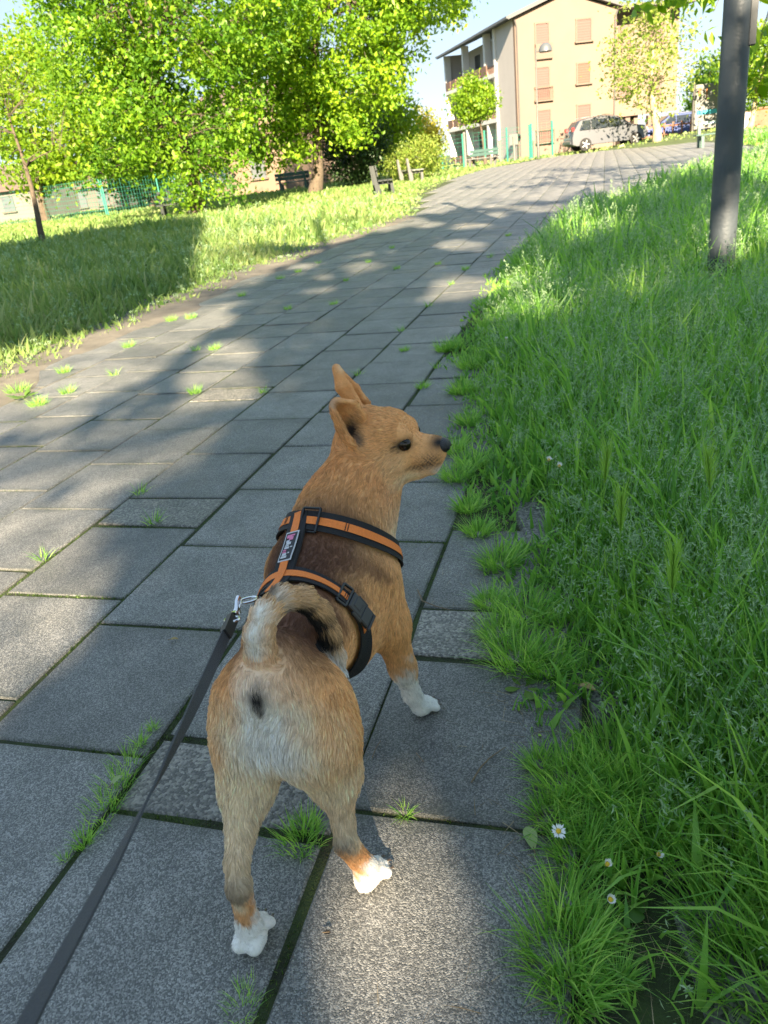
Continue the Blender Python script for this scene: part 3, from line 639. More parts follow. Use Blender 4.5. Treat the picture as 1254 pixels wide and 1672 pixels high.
at = n_.nodes.new('ShaderNodeAttribute'); at.attribute_name = 'col'; n_.links.new(at.outputs['Color'], b_.inputs['Base Color']); b_.inputs['Roughness'].default_value = .62; b_.inputs['Specular IOR Level'].default_value = .3
dog = empty('dog', (-.44, .95, 0)); tag(dog, 'tan and white dog in an orange and black harness, seen from behind on the path', 'dog')
def loc0(o): o.matrix_parent_inverse = Matrix.Translation((.44, -.95, 0)); return o
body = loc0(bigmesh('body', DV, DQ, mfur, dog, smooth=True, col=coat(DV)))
m_eye = mat('dark_eye', (.012, .007, .004), .08, spec=.4); m_nose = mat('wet_nose', (.012, .012, .014), .32, bump=.5, bscale=500)
def ell(mb, c, r, R=None, nu=18, nv=12):
    V = []; 
    for i in range(nv+1):
        t = math.pi*i/nv
        for j in range(nu):
            p = 2*math.pi*j/nu; q = A([math.sin(t)*math.cos(p)*r[0], math.sin(t)*math.sin(p)*r[1], math.cos(t)*r[2]]); V.append(A(c)+(q if R is None else R @ q))
    return mb.add(V, [(i*nu+j, i*nu+(j+1) % nu, (i+1)*nu+(j+1) % nu, (i+1)*nu+j) for i in range(nv) for j in range(nu)])
for sy in (-1, 1):
    q = MB(); ell(q, (-.3400, 1.279+sy*.0372, .5455), (.0142, .0098, .0128)); loc0(q.build('eye', m_eye, dog, smooth=True))
q = MB(); ell(q, (-.2785, 1.2815, .528), (.0150, .0172, .0140)); ell(q, (-.2725, 1.276, .527), (.0085, .0065, .008)); ell(q, (-.2725, 1.287, .527), (.0085, .0065, .008)); ell(q, (-.2765, 1.2815, .518), (.006, .004, .008))
loc0(q.build('nose', m_nose, dog, smooth=True))
q = MB(); ell(q, (-.2665, 1.2715, .5245), (.0028, .0028, .0022)); ell(q, (-.2665, 1.2915, .5245), (.0028, .0028, .0022)); loc0(q.build('nostril', mat('nostril_dark', (.002, .002, .002), .9), dog, smooth=True))
m_claw = mat('claw', (.10, .075, .06), .35)
for e, f, r in PAWT:
    q = MB(); q.tube([e+f*r*.7+A([0, 0, .003]), e+f*(r+.003)+A([0, 0, .001]), e+f*(r+.006)-A([0, 0, .004])], [.0022, .0018, .0006], 6); loc0(q.build('claw', m_claw, dog, smooth=True))
# ------------------------------------------------------------------ harness (straps follow the body's surface)
TRUNK = [p for i, p in enumerate(PR) if i < 8 or i in (8, 9, 10)]
TRUNK = PR[:11]+[p for p in PR if p[5][2] < -.9 and p[2] > .055]
m_black = mat('black_webbing', (.010, .010, .012), .75, bump=.5, bscale=900); m_or = mat('orange_webbing', (.80, .21, .035), .7, var=.12, vscale=300, bump=.35, bscale=900)
m_plast = mat('black_plastic', (.012, .013, .015), .32)
STRAPP = []
def surf_r(C, dirs, off, prims):
    """distance from C along dirs at which the body's surface (plus off) lies"""
    lo_, hi_ = np.zeros(len(dirs)), np.full(len(dirs), .30)
    for _ in range(26):
        m = (lo_+hi_)/2; d = sdf(C+dirs*m[:, None], prims)-off; lo_ = np.where(d < 0, m, lo_); hi_ = np.where(d < 0, hi_, m)
    return (lo_+hi_)/2
def ring(C, N, e1, prims, width, off, th=.0028, n=96, shift=0.0, a0=0, a1=2*math.pi):
    """closed strap around centre C in the plane with normal N"""
    C, N = A(C, float), _n(N); e1 = _n(A(e1, float)-N*(A(e1, float) @ N)); e2 = np.cross(N, e1)
    closed = abs(a1-a0-2*math.pi) < 1e-6; th_ = np.linspace(a0, a1, n, endpoint=not closed)
    dirs = np.cos(th_)[:, None]*e1+np.sin(th_)[:, None]*e2
    R0 = surf_r(C, dirs, off, prims); k = np.ones(7)/7
    rows = []
    for w_ in (-.5, -.25, 0, .25, .5):
        Cw = C+N*(w_*width+shift); R_ = surf_r(Cw, dirs, off, prims)
        if closed: R_ = np.convolve(np.r_[R_[-3:], R_, R_[:3]], k, 'valid')
        rows.append((Cw+dirs*R_[:, None], dirs))
    V = []
    for p, d in rows: V += list(p)
    for p, d in rows: V += list(p+d*th)
    m = len(th_); nr = 5; Fs = []
    rngk = range(m if closed else m-1)
    for k_ in rngk:
        k2 = (k_+1) % m
        for r in range(nr-1):
            Fs.append((nr*m+r*m+k_, nr*m+r*m+k2, nr*m+(r+1)*m+k2, nr*m+(r+1)*m+k_))
            Fs.append((r*m+k_, (r+1)*m+k_, (r+1)*m+k2, r*m+k2))
        Fs.append((k_, k2, nr*m+k2, nr*m+k_)); r = nr-1; Fs.append((r*m+k2, r*m+k_, nr*m+r*m+k_, nr*m+r*m+k2))
    mb = MB(); mb.add(V, Fs)
    return mb, rows[2][0], dirs
har = empty('dog_harness', (-.46, 1.05, .3)); tag(har, 'black webbing dog harness with an orange stripe and plastic buckles', 'harness')
def loch(o): o.matrix_parent_inverse = Matrix.Translation((.46, -1.05, -.3)); return o
TR2 = PR[:4]+[PR[5]]+PR[8:11]+[p for p in PR if p[2] > .055 and p[0][1] > 1.1 and p[0][2] > .3 and p[0][2] < .36]
# neck ring
NC, NN = A([-.447, 1.165, .385]), _n([.10, .62, .62])
mb, mid1, dr1 = ring(NC, NN, (0, -.7, .7), TR2, .036, .0055); loch(mb.build('neck_strap', m_black, har, smooth=True)); STRAPP.append(mid1)
mb, _, _ = ring(NC, NN, (0, -.7, .7), TR2, .014, .0084, .0012); loch(mb.build('orange_stripe', m_or, har, smooth=True))
# girth ring
GC, GN = A([-.458, .985, .325]), _n([.03, 1, .12])
mb, mid2, dr2 = ring(GC, GN, (0, 0, 1), TR2, .032, .0055); loch(mb.build('girth_strap', m_black, har, smooth=True)); STRAPP.append(mid2)
mb, _, _ = ring(GC, GN, (0, 0, 1), TR2, .013, .0084, .0012, a0=-math.pi*.40, a1=math.pi*.5, shift=0); loch(mb.build('orange_stripe', m_or, har, smooth=True))
mb, _, _ = ring(GC, GN, (0, 0, 1), TR2, .013, .0084, .0012, a0=-math.pi*.98, a1=-math.pi*.52, shift=0); loch(mb.build('orange_stripe', m_or, har, smooth=True))

for q0 in (.250, .262, .300, .312):
    mb, _, _ = ring(GC, GN, (0, 0, 1), TR2, .012, .0097, .0004, n=4, a0=math.pi*q0, a1=math.pi*(q0+.004)); loch(mb.build('stitch', m_black, har))
for q0 in (.10, .112, -.20, -.212):
    mb, _, _ = ring(NC, NN, (0, -.7, .7), TR2, .013, .0097, .0004, n=4, a0=math.pi*q0, a1=math.pi*(q0+.004)); loch(mb.build('stitch', m_black, har))
# back strap along the spine, from the neck ring to the girth ring and on to the lead ring
def spine_strap(pts, width, off, th, name, m, n=40):
    pts = A(pts, float); t = np.linspace(0, 1, len(pts)); tt = np.linspace(0, 1, n); C = np.stack([np.interp(tt, t, pts[:, i]) for i in range(3)], 1)
    rows = []
    T = np.gradient(C, axis=0); T /= np.linalg.norm(T, axis=1)[:, None]
    upv = _n([-.30, 0, 1]); S = np.cross(T, upv); S /= np.linalg.norm(S, axis=1)[:, None]; U = np.cross(S, T)
    for w_ in (-.5, -.17, .17, .5):
        base = C+S*(w_*width)-U*.12; r = surf_r(np.zeros(3), np.zeros((1, 3)), 0, TR2) if False else None
        lo_, hi_ = np.zeros(n), np.full(n, .4)
        lo_[:] = .0
        # march down from above onto the body
        top = C+S*(w_*width)+U*.15; s = np.zeros(n)
        for _ in range(60): s += np.maximum(sdf(top-U*s[:, None], TR2)-off, 0)*.7
        rows.append(top-U*s[:, None])
    V = [p for r in rows for p in r]+[p for r in rows for p in (r+U*th)]; Fs = []
    nr = 4
    for k in range(n-1):
        for r in range(nr-1):
            Fs.append((nr*n+r*n+k, nr*n+(r+1)*n+k, nr*n+(r+1)*n+k+1, nr*n+r*n+k+1)); Fs.append((r*n+k, r*n+k+1, (r+1)*n+k+1, (r+1)*n+k))
        Fs.append((k, nr*n+k, nr*n+k+1, k+1)); r = nr-1; Fs.append((r*n+k, r*n+k+1, nr*n+r*n+k+1, nr*n+r*n+k))
    mb = MB(); mb.add(V, Fs); o = loch(mb.build(name, m, har, smooth=True)); return rows, U, S, T
top_n = mid1[np.argmax(mid1 @ _n([-.30, -.3, 1]))]; top_g = mid2[np.argmax(mid2 @ _n([-.30, 0, 1]))]
ringP = top_g+A([-.006, -.085, 0])
SP = [top_n+A([0, .012, 0]), top_n*.5+top_g*.5, top_g, top_g+A([-.004, -.05, 0])]
rowsS, US, SS, TS = spine_strap(SP, .036, .006, .004, 'back_strap', m_black)
spine_strap(SP, .014, .0102, .0012, 'orange_stripe', m_or); STRAPP.append((rowsS[1]+rowsS[2])/2)
# woven label on the back strap: white rim, black field, small pink and white lettering too blurred to read
def on_strap(t, w_, up):
    k = t*(len(US)-1); i = int(min(k, len(US)-2)); f = k-i; c = (rowsS[1]+rowsS[2])/2; p = c[i]*(1-f)+c[i+1]*f; return p+SS[i]*w_+US[i]*up
def patch(name, t0, t1, w0, w1, up, th, m, parent=har, n=6):
    mb = MB(); V = []
    for lay in (up, up+th):
        for i in range(n+1):
            t = t0+(t1-t0)*i/n; V += [on_strap(t, w0, lay), on_strap(t, w1, lay)]
    b0 = 2*(n+1); Fs = []
    for i in range(n):
        a = 2*i; Fs += [(a, a+1, a+3, a+2), (b0+a, b0+a+2, b0+a+3, b0+a+1), (a, a+2, b0+a+2, b0+a), (a+1, b0+a+1, b0+a+3, a+3)]
    Fs += [(0, b0, b0+1, 1), (2*n, 2*n+1, b0+2*n+1, b0+2*n)]
    mb.add(V, Fs); o = mb.build(name, m, parent); return o
m_lw = mat('label_white', (.5, .49, .5), .6); m_lk = mat('label_black', (.015, .015, .017), .6); m_pk = mat('label_pink', (.62, .17, .30), .6)
lab = loch(patch('label', .20, .53, -.0125, .0125, .0052, .0014, m_lw))
def sub(o): o.parent = lab; o.matrix_parent_inverse = Matrix.Identity(4); return o
sub(patch('label_field', .215, .515, -.0105, .0105, .0064, .0008, m_lk))
marks = [(.235, .268, -.008, .001, 0), (.255, .29, -.003, .005, 0), (.235, .25, .001, .007, 0), (.29, .31, -.007, -.001, 1), (.31, .335, -.006, .003, 1), (.34, .355, -.007, .0, 1), (.36, .385, -.007, .002, 1), (.362, .375, .004, .008, 1), (.395, .41, -.008, -.002, 0), (.42, .435, -.008, -.001, 0), (.44, .47, -.007, .001, 1), (.435, .45, .003, .006, 1), (.475, .5, -.008, .003, 1)]
for a, b, c, d, k in marks: sub(patch('lettering', a, b, -d, -c, .0073, .0004, (m_pk, m_lw)[k], n=1))
# slider on the neck strap, buckle on the girth strap
def frame_at(P, U, T, w_, l, name, m, t=.0035, d=.005, bar=True):
    U = _n(U); T = _n(A(T)-U*(A(T) @ U)); S = np.cross(U, T); mb = MB()
    Rm = np.stack([S, T, U], 1)
    def bx(c, dd):
        q = MB(); q.box((0, 0, 0), dd, bev=.0009); mb.add((A(q.v) @ Rm.T)+P+Rm @ A(c), q.f)
    bx((0, l/2, 0), (w_, t, d)); bx((0, -l/2, 0), (w_, t, d)); bx((w_/2, 0, 0), (t, l, d)); bx((-w_/2, 0, 0), (t, l, d))
    if bar: bx((0, 0, -.001), (w_, t*.8, d*.5))
    return loch(mb.build(name, m, har, smooth=False))
i = int(np.argmin(np.linalg.norm(mid1-aty((533, 866), 1.13), axis=1)))
frame_at(mid1[i]+dr1[i]*.004, dr1[i], mid1[(i+2) % len(mid1)]-mid1[i-2], .042, .034, 'slider', m_plast, bar=False)
i = int(np.argmin(np.linalg.norm(mid2-aty((572, 962), .99), axis=1))); Tn = _n(mid2[(i+2) % len(mid2)]-mid2[i-2])
if Tn[2] > 0: Tn = -Tn
frame_at(mid2[i]+dr2[i]*.004, dr2[i], Tn, .040, .018, 'buckle_loop', m_plast, t=.004, bar=False)
ux = _n(dr2[i]); sx = np.cross(ux, Tn); Rm = np.stack([sx, Tn, ux], 1)
P0 = mid2[i]+Tn*.028+dr2[i]*-.002
j = int(np.argmin(np.linalg.norm(mid2-P0, axis=1))); ux = _n(dr2[j]); Tn = _n(Tn-ux*(Tn @ ux)); sx = np.cross(ux, Tn); Rm = np.stack([sx, Tn, ux], 1); P0 = mid2[j]+ux*.006
mb = MB()
def bx(c, dd, bv=.002):
    q = MB(); q.box((0, 0, 0), dd, bev=bv); mb.add((A(q.v) @ Rm.T)+P0+Rm @ A(c), q.f)
bx((0, 0, 0), (.034, .030, .009)); bx((0, .024, 0), (.036, .020, .008)); bx((.0185, .008, 0), (.006, .022, .007)); bx((-.0185, .008, 0), (.006, .022, .007)); bx((0, 0, .004), (.020, .018, .004)); bx((0, .038, 0), (.038, .006, .006))
loch(mb.build('buckle', m_plast, har, smooth=True))
# ------------------------------------------------------------------ fur: short hairs lying along the body, each a tapering strand
tri = np.vstack([DQ[:, [0, 1, 2]], DQ[:, [0, 2, 3]]]); a_, b2, c_ = DV[tri[:, 0]], DV[tri[:, 1]], DV[tri[:, 2]]
nr_ = np.cross(b2-a_, c_-a_); ar = np.linalg.norm(nr_, axis=1); nrm = nr_/(ar[:, None]+1e-12)
NS = 185000
cen = (a_+b2+c_)/3; wgt = ar*(1+1.3*(cen[:, 1] > 1.2))*(1-.6*(cen[:, 2] < .02))
ti = rng.choice(len(tri), NS, p=wgt/wgt.sum()); u, v = rng.random(NS), rng.random(NS); fl = u+v > 1; u[fl], v[fl] = 1-u[fl], 1-v[fl]
P = a_[ti]+(b2-a_)[ti]*u[:, None]+(c_-a_)[ti]*v[:, None]; Nn = nrm[ti]
# flow field
FW = np.zeros((NS, 3)); istail = np.zeros(NS)
for k, (a, b, ra, rb, kk, f) in enumerate(PR):
    d = np.abs(cap_d(P, a, b, ra, rb)); wk = np.exp(-np.minimum(d, .2)/.010); FW += wk[:, None]*f
    if TB0+1 <= k < TB1: istail = np.maximum(istail, np.exp(-d/.006))
FW += rng.normal(0, .10, (NS, 3))
sw = np.stack([np.sin(P[:, 1]*70+P[:, 2]*50), np.sin(P[:, 0]*80+1), np.sin(P[:, 2]*75+P[:, 0]*60)], 1)*.22; FW += sw
T_ = FW-Nn*(FW*Nn).sum(1)[:, None]; T_ /= np.linalg.norm(T_, axis=1)[:, None]+1e-9
x, y, z = P.T
L = np.full(NS, .0105); L[(z < .14)] = .008; L[(z < .06)] = .0045
hd = (y > 1.2) & (z > .47); L[hd] = .0095; L[hd & (x > -.345)] = .0042; L[hd & (x > -.31)] = .0026
earm = hd & (z > .60) & (x < -.41); L[earm] = .0035
L[(y < .80) & (z > .19) & (z < .36)] = .0135; L[(y < .86) & (z > .16) & (z < .24)] = .012
L = np.where(istail > .35, np.where(z > .435, .011, .014), L); L[(y > 1.08) & (y < 1.21) & (z > .36)] = .012
L *= rng.uniform(.65, 1.25, NS)
for c, r in (((-.3400, 1.2405, .5455), .0125), ((-.3400, 1.3175, .5455), .0125), ((-.2785, 1.2815, .527), .0155)): L[np.linalg.norm(P-A(c), axis=1) < r] = 0
SPt = np.vstack(STRAPP)
ds = np.full(NS, 9.)
for q in SPt[::2]: ds = np.minimum(ds, np.linalg.norm(P-q, axis=1))
L[ds < .018] *= 0; near = (ds >= .018) & (ds < .03); L[near] *= .75
lift = rng.uniform(.05, .22, NS)+.12*(istail > .35)+.10*((y < .80) & (z < .36) & (z > .19)); lift[hd] *= .7
ok = L > .0005; P, Nn, T_, L, lift = P[ok], Nn[ok], T_[ok], L[ok], lift[ok]; n = len(P)
from mathutils.kdtree import KDTree
nc = n//9; ci = rng.choice(n, nc, replace=False); kd = KDTree(nc)
for q in range(nc): kd.insert(P[ci[q]], q)
kd.balance(); near_c = np.array([kd.find(p)[1] for p in P])
cl_b = np.clip(rng.normal(1, .10, nc), .7, 1.3)[near_c]
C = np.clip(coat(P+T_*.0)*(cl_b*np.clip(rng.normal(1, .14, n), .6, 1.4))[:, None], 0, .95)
ctip = P[ci]+T_[ci]*L[ci][:, None]; pull = (ctip[near_c]-(P+T_*L[:, None]))*.55; pull *= np.clip(.006/(np.linalg.norm(pull, axis=1)+1e-9), 0, 1)[:, None]
T_ = T_+pull/np.maximum(L, .004)[:, None]*.8
tip = T_+np.stack([np.zeros(n), np.zeros(n), -np.full(n, .12)], 1)
pts = np.stack([P-Nn*.0006, P+T_*(L*.33)[:, None]+Nn*(L*lift*.8)[:, None], P+T_*(L*.68)[:, None]+Nn*(L*lift*1.1)[:, None], P+tip*L[:, None]+Nn*(L*lift*.9)[:, None]], 1).astype(np.float32)
cv = bpy.data.hair_curves.new('fur'); cv.add_curves([4]*n)
cv.attributes['position'].data.foreach_set('vector', pts.ravel())
ra = cv.attributes.get('radius') or cv.attributes.new('radius', 'FLOAT', 'POINT')
ra.data.foreach_set('value', (np.array([.00036, .00033, .00024, .00005], np.float32)[None]*np.clip(L/.012, .55, 1.05)[:, None]).ravel().astype(np.float32))
ca = cv.attributes.new('col', 'FLOAT_COLOR', 'CURVE'); ca.data.foreach_set('color', np.c_[C, np.ones(n)].astype(np.float32).ravel())
cv.materials.append(mfur); loc0(link(bpy.data.objects.new('fur', cv), dog))
# whiskers and ear tufts are part of the fur's silhouette; the eyelid rim is skin
# ------------------------------------------------------------------ lead
lead = empty('dog_lead', tuple(ringP)); tag(lead, 'grey webbing dog lead with a metal snap hook, pulled towards the lower left corner', 'lead')
def locl(o): o.matrix_parent_inverse = Matrix.Translation(tuple(-ringP)); return o
m_steel = mat('chrome_hook', (.72, .72, .74), .18, metal=1.0); m_lead = mat('grey_lead_webbing', (.040, .044, .052), .6, var=.25, vscale=700, bump=.5, bscale=700); m_sleeve = mat('lead_sleeve', (.010, .010, .012), .5)
dH = ray((60, 1640)); HAND = A([0, 0, CH])+dH/np.linalg.norm(dH)*.60
def torus(mb, c, R_, r, e1, e2, n=20, k=7):
    e1, e2 = _n(e1), _n(e2); return mb.tube([A(c)+R_*(math.cos(t)*e1+math.sin(t)*e2) for t in np.linspace(0, 2*math.pi, n)], r, k, cap=False)
R1 = aty((392, 986), .872); 
dl = _n(HAND-R1)
sd = _n(np.cross(dl, [0, 0, 1])); uu = np.cross(sd, dl)
q = MB(); torus(q, R1+A([.004, .018, -.004]), .013, .0019, (0, 1, -.2), sd); loch(q.build('lead_ring', m_steel, har, smooth=True))
h0 = R1; q = MB()
q.tube([h0+dl*.004+sd*.0, h0-dl*.004+uu*.007, h0+dl*.006+uu*.013, h0+dl*.018+uu*.011, h0+dl*.026+uu*.003, h0+dl*.036], [.0024, .0026, .0027, .0028, .0034, .0045], 8)
q.tube([h0+dl*.004, h0+dl*.012-uu*.003, h0+dl*.026+uu*.001], .0021, 8); q.tube([h0+dl*.014-uu*.002, h0+dl*.014-uu*.009], [.002, .0032], 8)
q.tube([h0+dl*.034, h0+dl*.042, h0+dl*.044, h0+dl*.050], [.0045, .0045, .007, .007], 10); torus(q, h0+dl*.060, .010, .0020, dl, sd)
locl(q.build('snap_hook', m_steel, lead, smooth=True))
s0 = h0+dl*.062; Lg = np.linalg.norm(HAND-s0)
def ribbon(ta, tb, width, th, off, n=60):
    V = []
    for k in range(n+1):
        t = ta+(tb-ta)*k/n; c = s0+dl*Lg*t-A([0, 0, .010*4*t*(1-min(t, 1))]); ph = math.radians(np.interp(t, [0, .3, .55, .62, .8, 1.2], [28, 35, 72, 88, 118, 140])); view = _n(A([0, 0, CH])-c); pp = _n(np.cross(dl, view)); qn = np.cross(pp, dl)
        s = math.cos(ph)*pp+math.sin(ph)*qn; nn = -math.sin(ph)*pp+math.cos(ph)*qn
        V += [c-s*width/2-nn*th/2, c+s*width/2-nn*th/2, c+s*width/2+nn*th/2, c-s*width/2+nn*th/2]
    Fs = [(4*k+j, 4*k+(j+1) % 4, 4*k+4+(j+1) % 4, 4*k+4+j) for k in range(n) for j in range(4)]+[(3, 2, 1, 0), (4*n, 4*n+1, 4*n+2, 4*n+3)]
    return MB().add(V, Fs)
locl(ribbon(.0, 1.12, .0155, .0022, 0).build('strap', m_lead, lead, smooth=True)); locl(ribbon(-.012, .075, .0155, .009, 0, 8).build('sleeve', m_sleeve, lead, smooth=True))
# ================================================================== TREES
m_bark = mat('bark', (.055, .042, .030), .95, col2=(.13, .10, .07), vscale=14, bump=1.0, bscale=40)
m_barkp = mat('plane_bark', (.20, .165, .10), .9, col2=(.42, .36, .22), vscale=5, bump=.5, bscale=30)
def LM(name, a, b, c, t=.5): return leafmat(name, [a, b, c], t, .45, .35)
m_oak = LM('oak_leaf', (.06, .155, .012), (.165, .305, .018), (.30, .435, .028), .45)
m_oak2 = LM('oak_leaf_mid', (.042, .12, .012), (.12, .25, .017), (.235, .37, .026), .45)
m_oakd = LM('oak_leaf_dark', (.025, .07, .012), (.06, .14, .016), (.12, .22, .022))
m_lime = LM('lime_leaf', (.08, .17, .014), (.16, .28, .02), (.26, .36, .03))
m_ever = LM('evergreen_leaf', (.010, .030, .010), (.022, .055, .015), (.045, .09, .025), .2)
m_pale = LM('pale_leaf', (.11, .19, .03), (.20, .28, .05), (.30, .34, .08))
m_yel = LM('yellow_leaf', (.22, .24, .03), (.34, .33, .04), (.45, .38, .05))
def leaves_mesh(C, size, rn, droop=.0, upb=.5, asp=.55):
    n = len(C); d = rng.normal(size=(n, 3)); d[:, 2] -= droop; d /= np.linalg.norm(d, axis=1)[:, None]
    up = rng.normal(size=(n, 3)); up[:, 2] += upb*2; s = np.cross(d, up); s /= np.linalg.norm(s, axis=1)[:, None]+1e-9; nn = np.cross(s, d)
    L_ = (size*rng.uniform(.45, 1.55, n))[:, None]; w_ = L_*asp/2
    V = np.stack([C-d*L_*.5, C-d*L_*.05+s*w_+nn*w_*.35, C+d*L_*.5, C-d*L_*.05-s*w_+nn*w_*.35], 1).reshape(-1, 3)
    I = np.arange(n)*4; return V, np.vstack([np.c_[I, I+1, I+2], np.c_[I, I+2, I+3]]), np.r_[rn, rn]
def sample_ell(ells, n, shell=.55):
    vol = A([np.prod(r) for c, r in ells]); k = rng.choice(len(ells), n, p=vol/vol.sum()); d = rng.normal(size=(n, 3)); d /= np.linalg.norm(d, axis=1)[:, None]
    q = (shell+(1-shell)*rng.random(n))**(1/1.3); q = np.where(rng.random(n) < .3, rng.random(n)**(1/3), q)
    return A([ells[i][0] for i in k])+d*q[:, None]*A([ells[i][1] for i in k])
def make_tree(name, base, ells, nclump, nleaf, lsize, crad, lm, bm, label, cat='tree', r0=.16, trunk_top=None, nlimb=9, clumps=None, group=None, leaf_filter=None, droop=.2, asp=.55, lean=(0, 0), shell=.55, twig=.012):
    base = A(base, float); root = empty(name, tuple(base)); tag(root, label, cat, group)
    cc = sample_ell(ells, nclump, shell) if clumps is None else A(clumps)
    ctr = A([c for c, r in ells]).mean(0); top = ctr+A([0, 0, ells[0][1][2]*.45]) if trunk_top is None else A(trunk_top, float)
    tz = np.linspace(0, 1, 9); trunk = base+(top-base)*tz[:, None]; wob = r0*.6
    trunk[:, 0] += wob*np.sin(tz*5+base[0])*(tz > .05)+lean[0]*np.sin(tz*math.pi); trunk[:, 1] += wob*np.cos(tz*4+base[1])*(tz > .05)+lean[1]*np.sin(tz*math.pi)
    rad = r0*(1-.75*tz)*(1+.35*np.exp(-tz*14)); rad[0] *= 1.1
    PI_ = Matrix.Translation(tuple(-base)); tk = MB(); tp_ = trunk.copy(); tp_[0, 2] -= .15; tk.tube(tp_, rad, 10); tk.build('trunk', bm, root, smooth=True).matrix_parent_inverse = PI_; tm = MB()
    nodes = [trunk[i] for i in range(3, 9)]; nrad = [rad[i] for i in range(3, 9)]
    far = cc[np.argsort(-np.linalg.norm(cc-ctr, axis=1))]; sel = far[:max(nlimb*5, 1)][::5][:nlimb]
    for e in sel:
        if leaf_filter is not None and not leaf_filter(np.linspace(top, e, 6)).all(): continue
        j = int(np.argmin([np.linalg.norm((e-q)*A([1, 1, 1.0]))+max(0, q[2]-e[2])*.8+i*.0 for i, q in enumerate(trunk[2:8])]))+2; s = trunk[j]; d = e-s; ln = np.linalg.norm(d)
        t = np.linspace(0, 1, 6); pth = s+d*t[:, None]+np.c_[rng.normal(0, .05, 6)*ln*t*(1-t)*2, rng.normal(0, .05, 6)*ln*t*(1-t)*2, .22*ln*t*(1-t)]
        rr_ = rad[j]*.55*(1-.85*t)+.004; lb_ = MB(); lb_.tube(pth, rr_, 6, cap=False); lb_.build('branch', bm, root, smooth=True).matrix_parent_inverse = PI_; nodes += list(pth[1:]); nrad += list(rr_[1:])
    ND = A(nodes); NRr = A(nrad)
    for e in (cc if leaf_filter is None else cc[leaf_filter(cc)]):
        dd = np.linalg.norm(ND-e, axis=1); j = int(np.argmin(dd+rng.uniform(0, .15, len(dd)))); s = ND[j]; mid = (s+e)/2+A([0, 0, .06*dd[j]])
        tm.tube([s, mid, e], [min(NRr[j]*.6, twig*1.6), twig, twig*.3], 4, cap=False)
    o_ = tm.build('twigs', bm, root, smooth=True); o_.matrix_parent_inverse = PI_; o_['kind'] = 'stuff'
    Cl = np.repeat(cc, nleaf, 0); Cl = Cl+rng.normal(size=Cl.shape)*crad*A([1, 1, .75])
    if leaf_filter is not None: Cl = Cl[leaf_filter(Cl)]
    crn = np.repeat(rng.normal(0, .16, len(cc)), nleaf)[:len(Cl)] if leaf_filter is None else rng.normal(0, .1, len(Cl))
    rn = np.clip(rng.normal(.5, .2, len(Cl))+crn, 0, 1)
    V, Fc, r2 = leaves_mesh(Cl, lsize, rn, droop, asp=asp)
    bigmesh('crown', V, Fc, lm, root, rnd=r2).matrix_parent_inverse = Matrix.Translation(tuple(-base))
    return root
def pix_ell(px0, py0, px1, py1, Y, dy=None):
    """crown ellipsoid that spans the given picture box at distance Y"""
    c = aty(((px0+px1)/2, (py0+py1)/2), Y); a = aty((px0, (py0+py1)/2), Y); b = aty((px1, (py0+py1)/2), Y); t = aty(((px0+px1)/2, py0), Y); u = aty(((px0+px1)/2, py1), Y)
    rx = abs(b[0]-a[0])/2; rz = abs(t[2]-u[2])/2; return (tuple(c), (rx, dy or rx, rz))
# --- the two big oaks on the left
bA = gp(513, 316); YA = bA[1]
eA = [pix_ell(380, -260, 690, 235, YA, 4.2), pix_ell(560, -200, 815, 45, YA, 3.2), pix_ell(330, 60, 560, 285, YA-1.0, 2.0), pix_ell(520, 90, 640, 245, YA-.5, 1.5), pix_ell(395, 180, 505, 292, YA-1.2, 1.2)]
make_tree('oak_tree', bA, eA, 600, 105, .165, .30, m_oak, m_bark, 'large bright green oak with a dappled brown trunk beside the bench', r0=.22, nlimb=16)
bB = gp(322, 352); YB = bB[1]
eB = [pix_ell(80, -240, 480, 200, YB, 3.6), pix_ell(130, 60, 420, 300, YB-.3, 2.2), pix_ell(250, 180, 440, 345, YB-.5, 1.3), pix_ell(270, 250, 420, 352, YB-.8, 1.0), pix_ell(130, 200, 330, 300, YB-.3, 1.6), pix_ell(60, -60, 260, 220, YB, 2.0)]
make_tree('oak_tree', bB, eB, 500, 95, .145, .28, m_oak2, m_bark, 'broad darker green oak with low hanging branches on the left lawn', r0=.24, nlimb=16)
# --- sapling and tree behind the fence
bS = gp(72, 402); eS = [pix_ell(-60, 60, 110, 300, bS[1], 1.0)]
make_tree('young_tree', bS, eS, 60, 26, .10, .22, m_lime, m_bark, 'thin leaning sapling on the left lawn before the fence', r0=.085, trunk_top=aty((18, 190), bS[1]), nlimb=6, twig=.006)
Yb = 34.
make_tree('background_tree', (aty((60, 300), Yb)[0], Yb, zg(0, Yb)), [pix_ell(-80, 40, 170, 325, Yb, 2.5)], 220, 60, .22, .5, m_lime, m_bark, 'pale green tree behind the fence at the left edge', r0=.18)
Yb = 40.
make_tree('background_tree', (aty((240, 300), Yb)[0], Yb, zg(0, Yb)), [pix_ell(130, 130, 330, 325, Yb, 3)], 200, 60, .24, .55, m_oakd, m_bark, 'dense tree beyond the low oak branches behind the fence', r0=.18)
